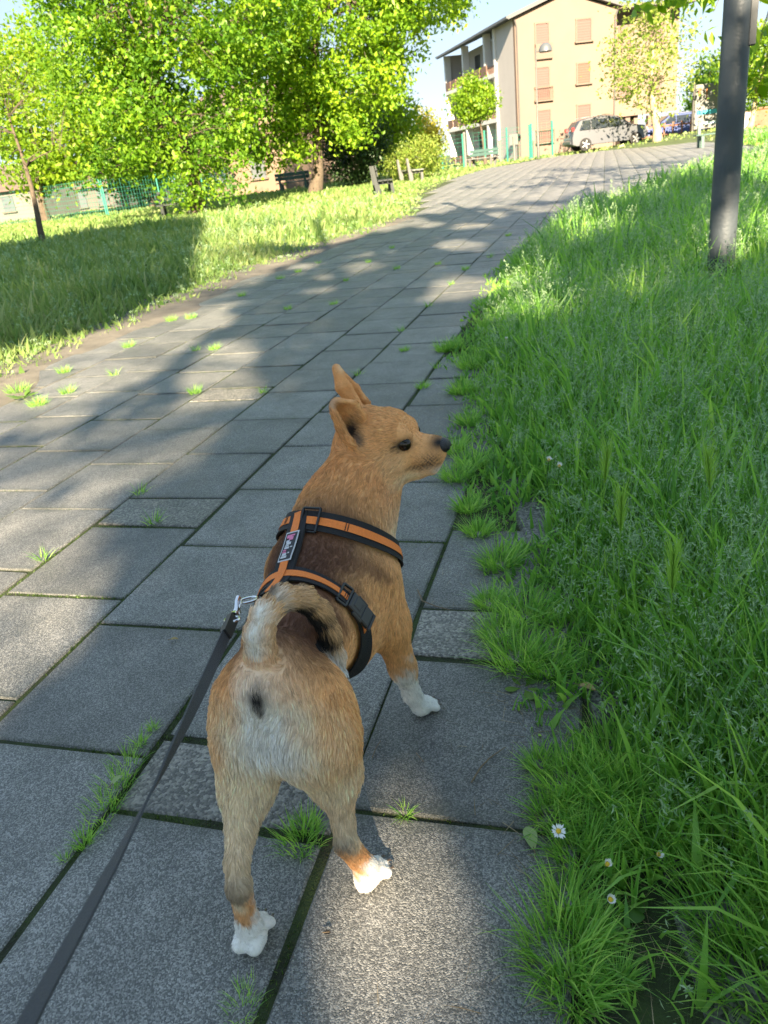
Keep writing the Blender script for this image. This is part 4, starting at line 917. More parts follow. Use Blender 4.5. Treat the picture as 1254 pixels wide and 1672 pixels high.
# --- shrubs and trees between the oaks and the building
Yb = YA+3
make_tree('evergreen_shrub', (aty((575, 300), Yb)[0], Yb, zg(0, Yb)), [pix_ell(530, 175, 625, 302, Yb, 1.3)], 150, 70, .13, .28, m_ever, m_bark, 'dark evergreen shrub with a few red flowers behind the dark bench', 'shrub', r0=.06)
Yb = YA+7
make_tree('tall_shrub', (aty((640, 280), Yb)[0], Yb, zg(0, Yb)), [pix_ell(590, 140, 676, 285, Yb, 1.6)], 150, 60, .16, .36, m_lime, m_bark, 'tall light green tree between the oak and the sky gap', r0=.10)
Yb = 44.
make_tree('yellow_shrub', (aty((690, 262), Yb)[0], Yb, zg(0, Yb)), [pix_ell(665, 185, 715, 262, Yb, 1.0)], 60, 60, .16, .3, m_yel, m_bark, 'yellow green shrub beside the lime tree fence', 'shrub', r0=.05)
Yb = 33.
make_tree('loose_shrub', (aty((672, 285), Yb)[0], Yb, zg(0, Yb)), [pix_ell(632, 225, 722, 290, Yb, 1.0)], 80, 60, .10, .25, m_pale, m_bark, 'pale feathery shrub behind the white concrete bench', 'shrub', r0=.04)
bL = gp(793, 262)
make_tree('lime_tree', bL, [pix_ell(738, 135, 808, 203, bL[1], 1.2), pix_ell(757, 112, 790, 150, bL[1], .7)], 95, 60, .17, .24, m_lime, m_bark, 'small bright green tree before the left side of the building', r0=.09)
bP = aty((1074, 226), 46.0); bP[2] = zg(bP[0], 46.0)
make_tree('plane_tree', bP, [pix_ell(985, 20, 1140, 190, bP[1], 2.6), pix_ell(1000, -50, 1110, 60, bP[1], 2)], 150, 22, .19, .42, m_pale, m_barkp, 'sparse plane tree with a pale forked trunk before the building', r0=.20, trunk_top=aty((1062, 60), bP[1]), nlimb=14, twig=.022)
bQ = gp(1218, 196, 0.0) if False else aty((1222, 190), 52)
make_tree('roadside_tree', (bQ[0], bQ[1], zg(0, 52)), [pix_ell(1180, 40, 1330, 165, 52, 2.4)], 150, 60, .20, .42, m_lime, m_barkp, 'green tree showing right of the lamp post', r0=.16)
for k, (px0, px1, py, Yb) in enumerate([(1135, 1175, 108, 120), (1215, 1300, 165, 150)]):
    make_tree('distant_tree', (aty(((px0+px1)/2, 215), Yb)[0], Yb, zg(0, Yb)), [pix_ell(px0, py, px1, 190 if k == 0 else 196, Yb, 3)], 60, 50, .5, 1.0, m_oakd, m_bark, ['distant dark tree top above the billboard', 'far tree line right of the lamp post'][k], r0=.3)
# --- trees behind and beside the photographer: they cast the foreground shade, crowns shaped to let sun patches through
def inpoly(x, y, poly):
    r = np.zeros(len(x), bool); n = len(poly)
    for i in range(n):
        (x1, y1), (x2, y2) = poly[i], poly[(i+1) % n]; c = ((y1 > y) != (y2 > y)); r ^= c & (x < (x2-x1)*(y-y1)/((y2-y1) if y2 != y1 else 1e-9)+x1)
    return r
def gpoly(pp): return [tuple(gp(*q)[:2]) for q in pp]
LIT = [gpoly(q) for q in [
    [(600, 1350), (668, 1343), (686, 1420), (700, 1560), (700, 1640), (530, 1660), (585, 1560), (615, 1440)],
    [(-60, 850), (40, 850), (88, 832), (112, 872), (66, 935), (120, 965), (74, 1085), (0, 1150), (-60, 1160)],
    [(110, 765), (235, 680), (345, 665), (312, 755), (170, 780)], [(-60, 752), (60, 736), (150, 735), (100, 795), (-60, 806)],
    [(-200, 640), (0, 600), (150, 600), (330, 500), (420, 430), (430, 450), (355, 512), (275, 585), (170, 640), (60, 685), (0, 710), (-200, 740)],
    [(-200, 700), (-200, 640), (0, 588), (180, 540), (330, 468), (350, 372), (520, 322), (690, 345), (560, 395), (400, 450), (330, 500), (150, 600), (0, 600)]]]
SHADEL = gpoly([(0, 588), (180, 540), (330, 468), (350, 372), (345, 348), (0, 408), (-250, 440), (-320, 680)])
cotE = math.cos(SUN_EL)/math.sin(SUN_EL)
def shadow_xy(P): return P[:, 0]-SDH[0]*cotE*P[:, 2], P[:, 1]-SDH[1]*cotE*P[:, 2]
def lit(x, y):
    r = np.zeros(len(x), bool)
    for q in LIT: r |= inpoly(x, y, q)
    u_ = .954*x+.30*y; v_ = -.30*x+.954*y      # sun flecks: gaps that run along the light
    r |= (x > -4.2) & (y > 1.7) & (y < 13) & (sinn(u_*3.1, v_*.75, 2.2)+.5*sinn(u_*6+3, v_*1.6, 2.2) > .40+.8*sst(-1.6, .4, u_))
    r |= (x > -4.2) & (y > 6) & (y < 24) & (sinn(u_*2.3+1, v_*.6, 2.2)+.6*sinn(u_*5+3, v_*1.3, 2.2) > .62-.25*sst(8, 16, y))
    r |= (x < -4.2) & (y > 0) & ~inpoly(x, y, SHADEL); r |= (y > 14) & (x < -4.5) & ~inpoly(x, y, SHADEL)
    return r
CR = {'T1': ((4.2, -15, 11.5), (4.6, 3.2, 6.6)), 'T2': ((10.2, -15.5, 11.5), (4.4, 3.2, 6.8)), 'T3': ((16.5, -15, 12), (4.4, 3.2, 6.6)), 'T4': ((-2.6, -15.5, 12), (4.6, 3.2, 6.8)), 'T5': ((-9.0, -15, 12.5), (4.4, 3.2, 6.6)), 'R3': ((5.6, 9.6, 6.9), (5.2, 4.0, 2.5)), 'R4': ((12.5, 19.5, 6.0), (4.0, 4.0, 2.6))}
CL = {k: list(sample_ell([v], 60 if k == 'R3' else 90, .3)) for k, v in CR.items()}
gx_, gy_ = np.meshgrid(np.arange(-16, 7, .42), np.arange(-.6, 15.5, .42)); gx_, gy_ = gx_.ravel()+rng.uniform(-.15, .15, gx_.size), gy_.ravel()+rng.uniform(-.15, .15, gy_.size)
sx2, sy2 = np.meshgrid(np.arange(-17, -4.2, .5), np.arange(5, 25, .5)); gx_ = np.r_[gx_, sx2.ravel()]; gy_ = np.r_[gy_, sy2.ravel()]
ex_, ey_ = np.meshgrid(np.arange(-1.3, .7, .17), np.arange(.3, 3.1, .17)); gx_ = np.r_[gx_, ex_.ravel()+rng.uniform(-.05, .05, ex_.size)]; gy_ = np.r_[gy_, ey_.ravel()+rng.uniform(-.05, .05, ex_.size)]
need = ~lit(gx_, gy_) & ((gx_ > -4.3) | inpoly(gx_, gy_, SHADEL)); gx_, gy_ = gx_[need], gy_[need]
allc = np.vstack([A(v) for v in CL.values()]); sx_, sy_ = shadow_xy(allc); unresolved = 0
sh = list(zip(sx_, sy_)); SH = np.array(sh)
for x, y in zip(gx_, gy_):
    d2 = (SH[:, 0]-x)**2+((SH[:, 1]-y)*.5)**2; cov = int((d2 < .16).sum())
    cm = 9 if (-1.25 < x < .6 and .3 < y < 3.0 and not (x < -.95 and y < 1.7)) else 4
    if cov >= cm: continue
    opts = []
    for k, (c, r) in CR.items():
        if k in ('R3', 'R4'): continue
        o = (A([x, y, 0])-A(c))/A(r); d = SUNV/A(r); aa, bb, cq = d @ d, o @ d, o @ o-1; disc = bb*bb-aa*cq
        if disc > 0: opts.append((k, (-bb-math.sqrt(disc))/aa, (-bb+math.sqrt(disc))/aa))
    if not opts: unresolved += 1; continue
    for _ in range(cm-cov):
        k, t0, t1 = opts[int(rng.integers(len(opts)))]; t = rng.uniform(t0, t1); p = A([x, y, 0])+SUNV*t; p[:2] += rng.normal(0, .1, 2); CL[k].append(p); SH = np.vstack([SH, [x, y]])
print('shade clumps', {k: len(v) for k, v in CL.items()}, 'unresolved', unresolved, 'of', len(gx_))
def lf(C):
    x, y = shadow_xy(C); r = lit(x, y)
    b0_ = inpoly(x, y, LIT[0]); x, y = x.copy(), y.copy(); far_ = np.hypot(x+.27, y-.72) < .55; kk = np.where(far_, .85, 1.0)
    for dx_, dy_ in ((-.09, 0), (.09, 0), (0, -.17), (0, .17), (-.06, .11), (.06, -.11), (.06, .11), (-.06, -.11)): r |= lit(x+dx_*kk, y+dy_*kk)
    return ~r
names = {'T1': 'tall park tree nearest behind the photographer', 'T2': 'tall park tree second to the right behind the photographer', 'T3': 'tall park tree farthest right behind the photographer', 'T4': 'tall park tree behind the photographer on the left', 'T5': 'tall park tree farthest left behind the photographer', 'R3': 'leafy tree on the right lawn whose twigs hang into the top right corner', 'R4': 'park tree right of the paved square casting bands of shade'}
bases = {'T1': (5.4, -15), 'T2': (10.4, -15.5), 'T3': (16.6, -15), 'T4': (-3.4, -15.5), 'T5': (-9.2, -15), 'R3': (7.8, 9.6), 'R4': (12.8, 19.4)}
hang = []
for px, py, Y_ in [(1110, -12, 8.6), (1128, -4, 8.5), (1085, -20, 8.7), (1150, -18, 8.4), (1060, -22, 8.8), (1222, 22, 8.2), (1240, 70, 8.2), (1248, 120, 8.3), (1236, 150, 8.3), (1262, 40, 8.2), (1225, 110, 8.4), (1270, 100, 8.1), (1165, 20, 8.8)]: hang.append(aty((px, py), Y_))
for k, v in CR.items():
    b = bases[k]; cl = CL[k]
    make_tree('park_tree', (*b, zg(*b)), [v], 0, 54, .17, .34, m_oak, m_bark, names[k], r0=.22, clumps=A(cl), leaf_filter=lf, nlimb=14, twig=.01)
C_ = np.vstack([np.repeat([h], 16, 0)+rng.normal(size=(16, 3))*A([.13, .1, .13]) for h in hang])
hb = MB()
for h in hang: hb.tube([A([2.6, 9.2, 4.6]), (A([2.2, 9.0, 4.0])+h)/2+A([0, 0, .35]), h], [.012, .007, .003], 5)
r3 = [o for o in bpy.data.objects if o.get('label') == names['R3']][0]
o_ = hb.build('hanging_twigs', m_bark, r3); o_['kind'] = 'stuff'; o_.matrix_parent_inverse = Matrix.Translation(tuple(-A(r3.location)))
V, Fc, r2 = leaves_mesh(C_, .125, rng.uniform(.2, .9, len(C_)), 1.6, asp=.5); bigmesh('hanging_leaves', V, Fc, m_oak, r3, rnd=r2).matrix_parent_inverse = Matrix.Translation(tuple(-A(r3.location)))
# ================================================================== LAMP POST ON THE RIGHT LAWN
m_pole = mat('weathered_grey_steel', (.042, .052, .062), .5, metal=.1, var=.22, vscale=5, bump=.25, bscale=50, col2=(.065, .077, .088))
m_rust = mat('dark_steel', (.05, .055, .06), .5, metal=.3)
bp_ = gp(1177, 428, .20); bx_, by_ = bp_[0], bp_[1]
pole = empty('lamp_post', (bx_, by_, 0)); tag(pole, 'thick grey steel lamp post standing in the grass on the right', 'lamp post')
rb = .5*np.linalg.norm(aty((1199, 400), by_)-aty((1154, 400), by_)); rt = .5*np.linalg.norm(aty((1226, 20), by_)-aty((1181, 20), by_))
q = MB(); zz = [-.2, .0, .6, 1.2, 2.0, 3.2, 5.2]; q.tube([(0, 0, z) for z in zz], [rb*1.02, rb*1.01, rb*.985, rb*.96, rb*.93, rb*.88, rb*.8], 28); q.build('pole', m_pole, pole, smooth=True)
z1, z2 = aty((1228, 75), by_)[2], aty((1226, -120), by_)[2]
q = MB(); q.box((rb*1.02, -.02, (z1+z2)/2), (.035, .05, z2-z1), bev=.006); q.build('cable_cover', m_rust, pole)
q = MB(); q.tube([(0, 0, 5.2), (-.1, .2, 5.5), (-.3, .8, 5.7)], [rb*.6, .04, .035], 12); q.build('arm', m_pole, pole, smooth=True)
q = MB(); q.box((-.42, 1.05, 5.7), (.22, .5, .10), rz=.35, bev=.03); q.build('lantern', mat('lantern_grey', (.3, .31, .32), .4), pole)
q = MB()
q.tube([(0, 0, -.02), (0, 0, .03)], [rb*1.25, rb*1.2], 28); q.build('base_collar', m_pole, pole, smooth=True)
# ================================================================== APARTMENT BUILDING
YBd = 58.0
c0 = aty((847, 236), YBd); gz = zg(0, YBd)-.3
fu = A([math.cos(math.radians(25.7)), math.sin(math.radians(25.7)), 0]); fw = A([-fu[1], fu[0], 0]); fn = -fw       # along facade, into depth, outwards
C0 = A([c0[0], c0[1], gz])
def FP(px, py):
    P = onplane((px, py), C0, fn); return ((P-C0) @ fu, P[2]-gz)
def SP_(px, py):
    P = onplane((px, py), C0, -fu); return ((P-C0) @ fw, P[2]-gz)
bl = empty('apartment_building', tuple(C0), math.radians(25.7)); tag(bl, 'three storey peach apartment building with closed shutters and side balconies', 'building')
m_peach = mat('peach_render', (.165, .122, .098), .9, var=.05, vscale=.6, bump=.1, bscale=30); m_cream = mat('cream_render', (.20, .17, .14), .9, var=.05, vscale=.7)
m_grey = mat('grey_cream_render', (.46, .43, .41), .9, var=.05, vscale=.7)
m_shut = mat('pink_shutter', (.135, .083, .074), .7); m_shut2 = mat('orange_shutter', (.145, .078, .058), .7); m_trim = mat('stone_trim', (.135, .10, .08), .8); m_roof = mat('grey_roof_edge', (.10, .10, .105), .7); m_rail = mat('brown_rail', (.16, .09, .06), .6); m_glass = mat('window_glass', (.05, .06, .07), .08, spec=.8); m_white = mat('white_render', (.6, .59, .58), .85)
Wf = FP(1006, 120)[0]; He = FP(846, 28)[1]; Dp = SP_(730, 120)[0]; Dp = min(max(Dp, 8), 24); pk = Wf/2; Hp = He+Wf/2*.30
# local axes: x along facade, y into depth, z up
q = MB(); q.prism([(0, 0), (Wf, 0), (Wf, He), (pk, Hp), (0, He)], (0, 0, 0), (1, 0, 0), (0, 0, 1), (0, 1, 0), 0, .35); q.build('front_wall', m_peach, bl)
wall_l = 3.4
q = MB(); q.box((.16, .36+wall_l/2, He/2), (.32, wall_l, He)); q.box((.16+1.6, .36+wall_l+(Dp-wall_l)/2, He/2), (.3, Dp-wall_l, He)); q.build('side_wall', m_grey, bl)
q = MB(); q.box((Wf-.16, .36+Dp/2, He/2), (.32, Dp, He)); q.build('side_wall', m_peach, bl)
q = MB(); q.box((Wf/2, Dp+.36, He/2), (Wf-.66, .3, He)); q.build('back_wall', m_grey, bl)
q = MB()
ov = .55
q.prism([(-ov, He-.12), (pk, Hp+.12), (Wf+ov, He-.12), (Wf+ov, He+.1), (pk, Hp+.36), (-ov, He+.1)], (0, 0, 0), (1, 0, 0), (0, 0, 1), (0, 1, 0), -.4, Dp+.8)
rf = q.build('roof', m_roof, bl)
q = MB(); q.box((-ov-.05, Dp/2+.2, He+.0), (.14, Dp+1.2, .14)); q.build('gutter', mat('gutter_grey', (.09, .095, .10), .5), rf)
def rect(px0, py0, px1, py1):
    a = FP(px0, (py0+py1)/2)[0]; b = FP(px1, (py0+py1)/2)[0]; t = FP((px0+px1)/2, py0)[1]; u = FP((px0+px1)/2, py1)[1]; return a, b, u, t
def window(r, m, sill=True, balc=False, railh=.95):
    a, b, u, t = r; mb = MB(); mb.box(((a+b)/2, -.012, (u+t)/2), (b-a, .03, t-u)); wd = mb.build('window', m, bl)
    mb = MB()
    for x in (a-.05, b+.05): mb.box((x, -.03, (u+t)/2), (.09, .07, t-u+.02))
    mb.box(((a+b)/2, -.03, t+.06), (b-a+.22, .07, .1)); mb.build('frame', m_trim, wd)
    n = max(6, int((t-u)/.14))
    for k in range(n):
        mb = MB(); mb.box(((a+b)/2, -.034, u+(k+.5)*(t-u)/n), (b-a-.04, .018, (t-u)/n*.72), rx=.25); mb.build('slat', m, wd)
    if sill: mb = MB(); mb.box(((a+b)/2, -.09, u-.05), (b-a+.36, .22, .08)); mb.build('sill', m_trim, wd)
    if balc:
        mb = MB(); mb.box(((a+b)/2, -.12, u-.06), (b-a+.5, .24, .08)); mb.build('balcony_floor', m_trim, wd)
        mb = MB(); x0, x1 = a-.22, b+.22
        mb.box(((x0+x1)/2, -.23, u+railh), (x1-x0, .04, .05)); mb.box(((x0+x1)/2, -.23, u+.06), (x1-x0, .03, .03))
        for k in range(11): mb.box((x0+(x1-x0)*k/10, -.23, u+railh/2), (.02, .02, railh))
        for x in (x0, x1): mb.box((x, -.12, u+railh), (.03, .22, .04))
        o = mb.build('railing', m_rail, wd); o['kind'] = 'stuff'
LW = [(875, 39, 895, 72), (877, 111, 896, 163), (879, 181, 898, 232)]; RW = [(942, 32, 964, 67), (943, 104, 962, 136), (943, 172, 963, 206)]
window(rect(*LW[0]), m_shut, False); window(rect(*LW[1]), m_shut, False, True, .75); window(rect(*LW[2]), m_shut, False, True, .75)
window(rect(*RW[0]), m_shut); window(rect(*RW[1]), m_shut2); window(rect(*RW[2]), m_shut)
a, b, u, t = rect(873, 71, 901, 97); q = MB(); q.box(((a+b)/2, -.11, (u+t)/2), (b-a, .20, t-u), bev=.02); cb = q.build('balcony_box', m_trim, bl)
a, b, u, t = rect(967, 196, 972, 203); q = MB(); q.box(((a+b)/2, -.02, (u+t)/2), (b-a, .04, t-u), bev=.01); q.build('wall_sign', mat('sign_teal', (.03, .30, .42), .5), bl)
for x, y in ((.10, -.07), (Wf-.12, -.07)): q = MB(); q.tube([(x, y, 0), (x, y, He-.5), (x-.15 if x < 1 else x+.1, y-.1, He-.15)], .05, 8); q.build('downpipe', mat('downpipe_grey', (.085, .082, .08), .5), bl, smooth=True)
# left side: loggias on three floors with white piers
st = He/3
for f in range(3):
    z0 = st*f+.1
    q = MB(); q.box((.75, .36+wall_l+(Dp-wall_l)/2, z0-.02), (1.5+.3, Dp-wall_l-.05, .26)); fl = q.build('balcony_floor', m_white, bl)
    q = MB(); q.box((-.12, .36+wall_l+.9, z0+.55), (.05, 1.7, .04))
    for k in range(12): q.box((-.12, .4+wall_l+.08+k*.15, z0+.33), (.025, .025, .46))
    for yy in np.arange(.36+wall_l+2.6, .36+Dp-.8, 1.6): q.box((-.12, yy, z0+.45), (.06, 1.35, .62))
    o = q.build('railing', m_rail, fl); o['kind'] = 'stuff'
    for yy in (.36+wall_l+2.0, .36+wall_l+(Dp-wall_l)*.62):
        q = MB(); q.box((1.62, yy+1.2, z0+1.15), (.08, 1.3, 2.1)); q.build('balcony_door', m_glass, bl)
for yy in (.36+wall_l+.02, .36+wall_l+2.2, .36+wall_l+(Dp-wall_l)*.58, .36+Dp-.3):
    q = MB(); q.box((.12, yy+.15, He/2), (.5, .34, He-.02)); q.build('pier', m_white, bl)
# recessed right wing, mostly behind the plane tree
W2 = FP(1134, 120)[0]-Wf
q = MB(); q.box((Wf+W2/2+.02, 2.4, He*.62+.1), (W2, .3, He*.76)); q.box((Wf+W2/2, 2.4+Dp/2, He/2), (.3, Dp-.4, He)); q.build('wing_wall', m_peach, bl)
for k in range(4):
    q = MB(); q.box((Wf+.3+k*(W2-.5)/3, 2.4, He*.12), (.35, .34, He*.24)); q.build('pillar', m_trim, bl)
for f in range(2):
    for k in range(2):
        x = Wf+W2*(.3+.42*k); z = st*(f+1)+.6; q = MB(); q.box((x, 2.22, z+.7), (.95, .05, 1.4)); wd = q.build('window', m_shut, bl); q = MB(); q.box((x, 2.18, z-.06), (1.25, .2, .08)); q.build('sill', m_trim, wd)
q = MB(); q.box((Wf+W2/2, 2.4+Dp/2-1, He+.12), (W2+.8, Dp+1.6, .22)); q.build('wing_roof', m_roof, bl)
# ================================================================== FENCES
m_gr = mat('green_fence_paint', (.018, .19, .13), .45); m_wire = mat('green_wire', (.03, .20, .14), .5)
def wire_fence(pa, pb, npan, h, label, step=.22, nv=9, wr=.006, posts=True, pr=.035):
    pa, pb = A(pa, float), A(pb, float); root = empty('wire_fence', tuple(pa)); tag(root, label, 'fence'); d = pb-pa; L_ = np.linalg.norm(d[:2])
    for k in range(npan+1):
        p = d*k/npan; q = MB(); q.tube([p+A([0, 0, -.1]), p+A([0, 0, h+.06])], pr, 8); q.build('post', m_gr, root, smooth=True)
        if k < npan:
            p2 = d*(k+1)/npan; q = MB()
            for z in np.linspace(.08, h, nv): q.tube([p+A([0, 0, z]), p2+A([0, 0, z])], wr*(1.8 if abs((z*3) % 1-.5) > .42 else 1), 4, cap=False)
            for t in np.linspace(0, 1, max(3, int(L_/npan/step))): q.tube([p+(p2-p)*t+A([0, 0, .05]), p+(p2-p)*t+A([0, 0, h+.03])], wr*.8, 4, cap=False)
            o = q.build('wire_panel', m_wire, root); o['kind'] = 'stuff'
    return root
f2 = gp(175, 354); f1 = gp(76, 362); dF = f2-f1
hF = aty((160, 292), f2[1])[2]-f2[2]
wire_fence(f1-dF*2, f2, 3, hF, 'green wire mesh fence at the back of the left lawn', wr=.007)
f3 = gp(272, 336); wire_fence(f2+A([.06, .05, 0]), f3+A([1.5, 6, 0]), 3, hF*.95, 'green wire mesh fence running back behind the oak branches', wr=.007)
g0, g1, g2 = gp(722, 262), gp(865, 247), gp(900, 244)
wire_fence(g0, g1, 4, 1.75, 'green post fence before the side of the apartment building', wr=.005, pr=.05)
wire_fence(gp(868, 246), gp(902, 243), 1, 1.8, 'short green fence panel beside the street lamp', wr=.005, pr=.06)
g3 = gp(640, 262); wire_fence(g3, gp(662, 262)+A([0, 2, 0]), 1, 1.7, 'piece of green fence among the light shrubs', wr=.006, pr=.05)
# ================================================================== BENCHES
m_conc = mat('bench_concrete', (.11, .11, .105), .9, var=.1, vscale=6); m_slatw = mat('bench_wood_grey', (.16, .17, .165), .85, var=.2, vscale=9); m_slatd = mat('bench_paint_dark', (.012, .018, .018), .55); m_slatg = mat('bench_paint_teal', (.05, .10, .09), .6, var=.15, vscale=5)
def bench(P, rz, ms, ml, label, back=True, L_=1.7, backm=None):
    r = empty('park_bench', tuple(P), rz); tag(r, label, 'bench', 'park benches')
    for x in (-L_/2+.22, L_/2-.22):
        q = MB(); q.prism([(-.02, 0), (.12, 0), (.10, .34), (.42, .34), (.42, 0), (.52, 0), (.50, .41), (.04, .41), (-.02, .86), (-.10, .86), (-.06, .4)], (x-.05, 0, -.03), (0, 1, 0), (0, 0, 1), (1, 0, 0), 0, .10); q.build('leg', ml, r)
    for k in range(3): q = MB(); q.box((0, .12+.15*k, .415), (L_, .135, .04), bev=.008); q.build('seat_slat', ms, r)
    if back:
        for k in range(2): q = MB(); q.box((0, .045-.022*k, .60+.17*k), (L_, .035, .15), rx=.12, bev=.008); q.build('back_slat', backm or ms, r)
    return r
bench(gp(626, 319)+A([-.3, .3, 0]), math.radians(-72), m_slatd, m_slatd, 'dark bench at the grass corner left of the path')
bench(gp(672, 298)+A([-.3, .3, 0]), math.radians(-60), m_slatw, m_conc, 'pale concrete bench with grey seat and no back slats, left of the path', back=False)
bench(gp(790, 272)+A([0, .4, 0]), math.radians(160), m_slatw, m_conc, 'teal backed bench on the grass before the building fence', backm=m_slatg)
bench(gp(480, 312), math.radians(8), m_slatg, m_slatg, 'grey green bench seen from the front beside the oak trunk')
bench(gp(290, 356)+A([0, .4, 0]), math.radians(20), m_slatd, m_slatd, 'dark low bench under the hanging oak branches', back=False)
bench(gp(1170, 238), math.radians(190), m_slatg, m_slatg, 'small bench half hidden behind the lamp post', back=False)
# ================================================================== STREET LAMP, POSTS, BILLBOARD
P = gp(879, 250); r = empty('street_lamp', tuple(P)); tag(r, 'slim grey street lamp with a dome head before the building', 'street lamp')
hL_ = aty((876, 82), P[1])[2]-P[2]; m_lg = mat('lamp_grey', (.095, .093, .09), .5, metal=.3)
q = MB(); q.tube([(0, 0, -.1), (0, 0, 1.2), (0, 0, 1.25), (0, 0, hL_+.1)], [.075, .07, .05, .04], 10); q.build('pole', m_lg, r, smooth=True)
q = MB(); q.tube([(0, 0, hL_-.1), (.25, 0, hL_-.02)], .03, 8); q.build('arm', m_lg, r)
q = MB(); prof = [(0, .42), (.14, .40), (.27, .30), (.34, .14), (.36, 0), (.30, -.03), (0, -.05)]
for i in range(len(prof)-1):
    pass
V = [(.52+rr_*math.cos(t), rr_*math.sin(t), hL_-.12+z) for rr_, z in prof for t in np.linspace(0, 2*math.pi, 16, endpoint=False)]
q.add(V, [(i*16+k, i*16+(k+1) % 16, (i+1)*16+(k+1) % 16, (i+1)*16+k) for i in range(len(prof)-1) for k in range(16)]); q.build('lamp_head', mat('lamp_head_grey', (.075, .085, .095), .45), r, smooth=True)
m_pw = mat('white_post_paint', (.12, .12, .115), .7)
for px, py, top, lb in [(840, 256, 222, 'white bollard post nearest to the street lamp'), (817, 252, 228, 'white bollard post left of its neighbour at the fence'), (760, 258, 215, 'white post at the left end of the building fence')]:
    P = gp(px, py); h_ = aty((px, top), P[1])[2]-P[2]; r = empty('white_post', tuple(P)); tag(r, lb, 'post', 'white posts at the fence')
    q = MB(); q.tube([(0, 0, -.1), (0, 0, h_*.93)], .07, 10); q.build('shaft', m_pw, r, smooth=True); q = MB(); q.tube([(0, 0, h_*.93), (0, 0, h_*.97), (0, 0, h_)], [.085, .08, .03], 10); q.build('cap', m_pw, r, smooth=True)
for px, py, px1, py1, lb in [(832, 220, 846, 236, 'white notice board on the fence nearest to the lamp'), (866, 214, 874, 230, 'small white notice board beside the green fence panel')]:
    Yk = 53.; a, b = aty((px, py), Yk), aty((px1, py1), Yk); r = empty('notice_board', ((a[0]+b[0])/2, Yk, zg(0, Yk))); tag(r, lb, 'sign'); hh = (a[2]+b[2])/2-zg(0, Yk)
    q = MB(); q.box((0, 0, hh), (abs(b[0]-a[0]), .04, abs(a[2]-b[2])), bev=.01); q.build('panel', m_pw, r); q = MB(); q.tube([(0, .04, -.1), (0, .04, hh)], .03, 8); q.build('post', m_lg, r)
# billboard right of the plane tree
Yk = 54.; a, b = aty((1136, 139), Yk), aty((1190, 205), Yk); zb = zg(0, Yk); r = empty('billboard', ((a[0]+b[0])/2, Yk, zb)); tag(r, 'weathered white billboard with rust stains behind the lamp post', 'billboard')
wd_ = b[0]-a[0]; ht_ = a[2]-b[2]; zc = (a[2]+b[2])/2-zb
q = MB(); q.box((0, 0, zc), (wd_, .08, ht_), rz=.1, bev=.01); q.build('panel', mat('billboard_face', (.13, .135, .128), .7, col2=(.16, .16, .15), vscale=.8), r)
m_rs = mat('rust_stain', (.26, .10, .04), .9)
for dx_, dz_, w__, h__ in ((-.38, .42, .18, .22), (-.18, .40, .10, .28), (-.26, .36, .06, .08)):
    q = MB(); q.prism([(-w__/2*wd_*.5, 0), (w__/2*wd_*.5, .02), (w__*.4*wd_*.5, -h__*ht_*.6), (0, -h__*ht_), (-w__*.35*wd_*.5, -h__*ht_*.7)], (dx_*wd_, -.062+dx_*wd_*.1, zc+dz_*ht_), (1, .1, 0), (0, 0, 1), (0, -1, 0), 0, .006); q.build('rust_patch', m_rs, r)
for s_, (pz, ph) in (((.05, .32, .42)), (-.13, .10)), ((.30, .40, .45), (-.38, .06)):
    q = MB(); q.box((0, -.052, zc+pz*ht_), (wd_*.9, .006, ph*ht_), rz=.1); q.build('faded_print', mat('faded_print_%d' % int(pz*-100), s_, .8), r)
for x in (-wd_/2-.08, wd_/2+.08): q = MB(); q.tube([(x, .03+x*.1, -.1), (x, .03+x*.1, zc+ht_*.55)], .07, 8); q.build('post', m_lg, r, smooth=True)
# low fence of rusty boards below and beside the billboard
m_rb = mat('red_brown_boards', (.21, .10, .06), .85, var=.2, vscale=3)
a, b = aty((1028, 214), 60), aty((1200, 200), 60); r = empty('board_fence', (a[0], 60, zg(0, 60))); tag(r, 'low red brown board fence behind the cars', 'fence')
Lb = b[0]-a[0]
for k in range(int(Lb/.55)): q = MB(); q.box((k*.55, 0, .55), (.12, .05, 1.1)); q.build('picket', m_rb, r)
for z in (.35, .9): q = MB(); q.box((Lb/2, .05, z), (Lb, .04, .12)); q.build('rail', m_rb, r)
# brown bin container and low wall, far right
P = aty((1245, 192), 60); r = empty('waste_container', (P[0], 60, zg(0, 60))); tag(r, 'reddish brown waste container right of the lamp post', 'container')
q = MB(); q.box((0, 0, .62), (1.3, .9, 1.1), bev=.05); q.build('bin', m_rb, r); q = MB(); q.box((0, 0, 1.24), (1.38, .98, .14), bev=.05); q.build('lid', m_rb, r)
a = aty((1205, 200), 75); r = empty('garden_wall', (a[0]+6, 75, zg(0, 75))); tag(r, 'low pale wall behind the waste container', 'wall')
q = MB(); q.box((0, 0, .6), (14, .25, 1.2)); q.build('masonry', m_grey, r); q = MB(); q.box((0, 0, 1.24), (14.1, .35, .08)); q.build('coping', m_trim, r)
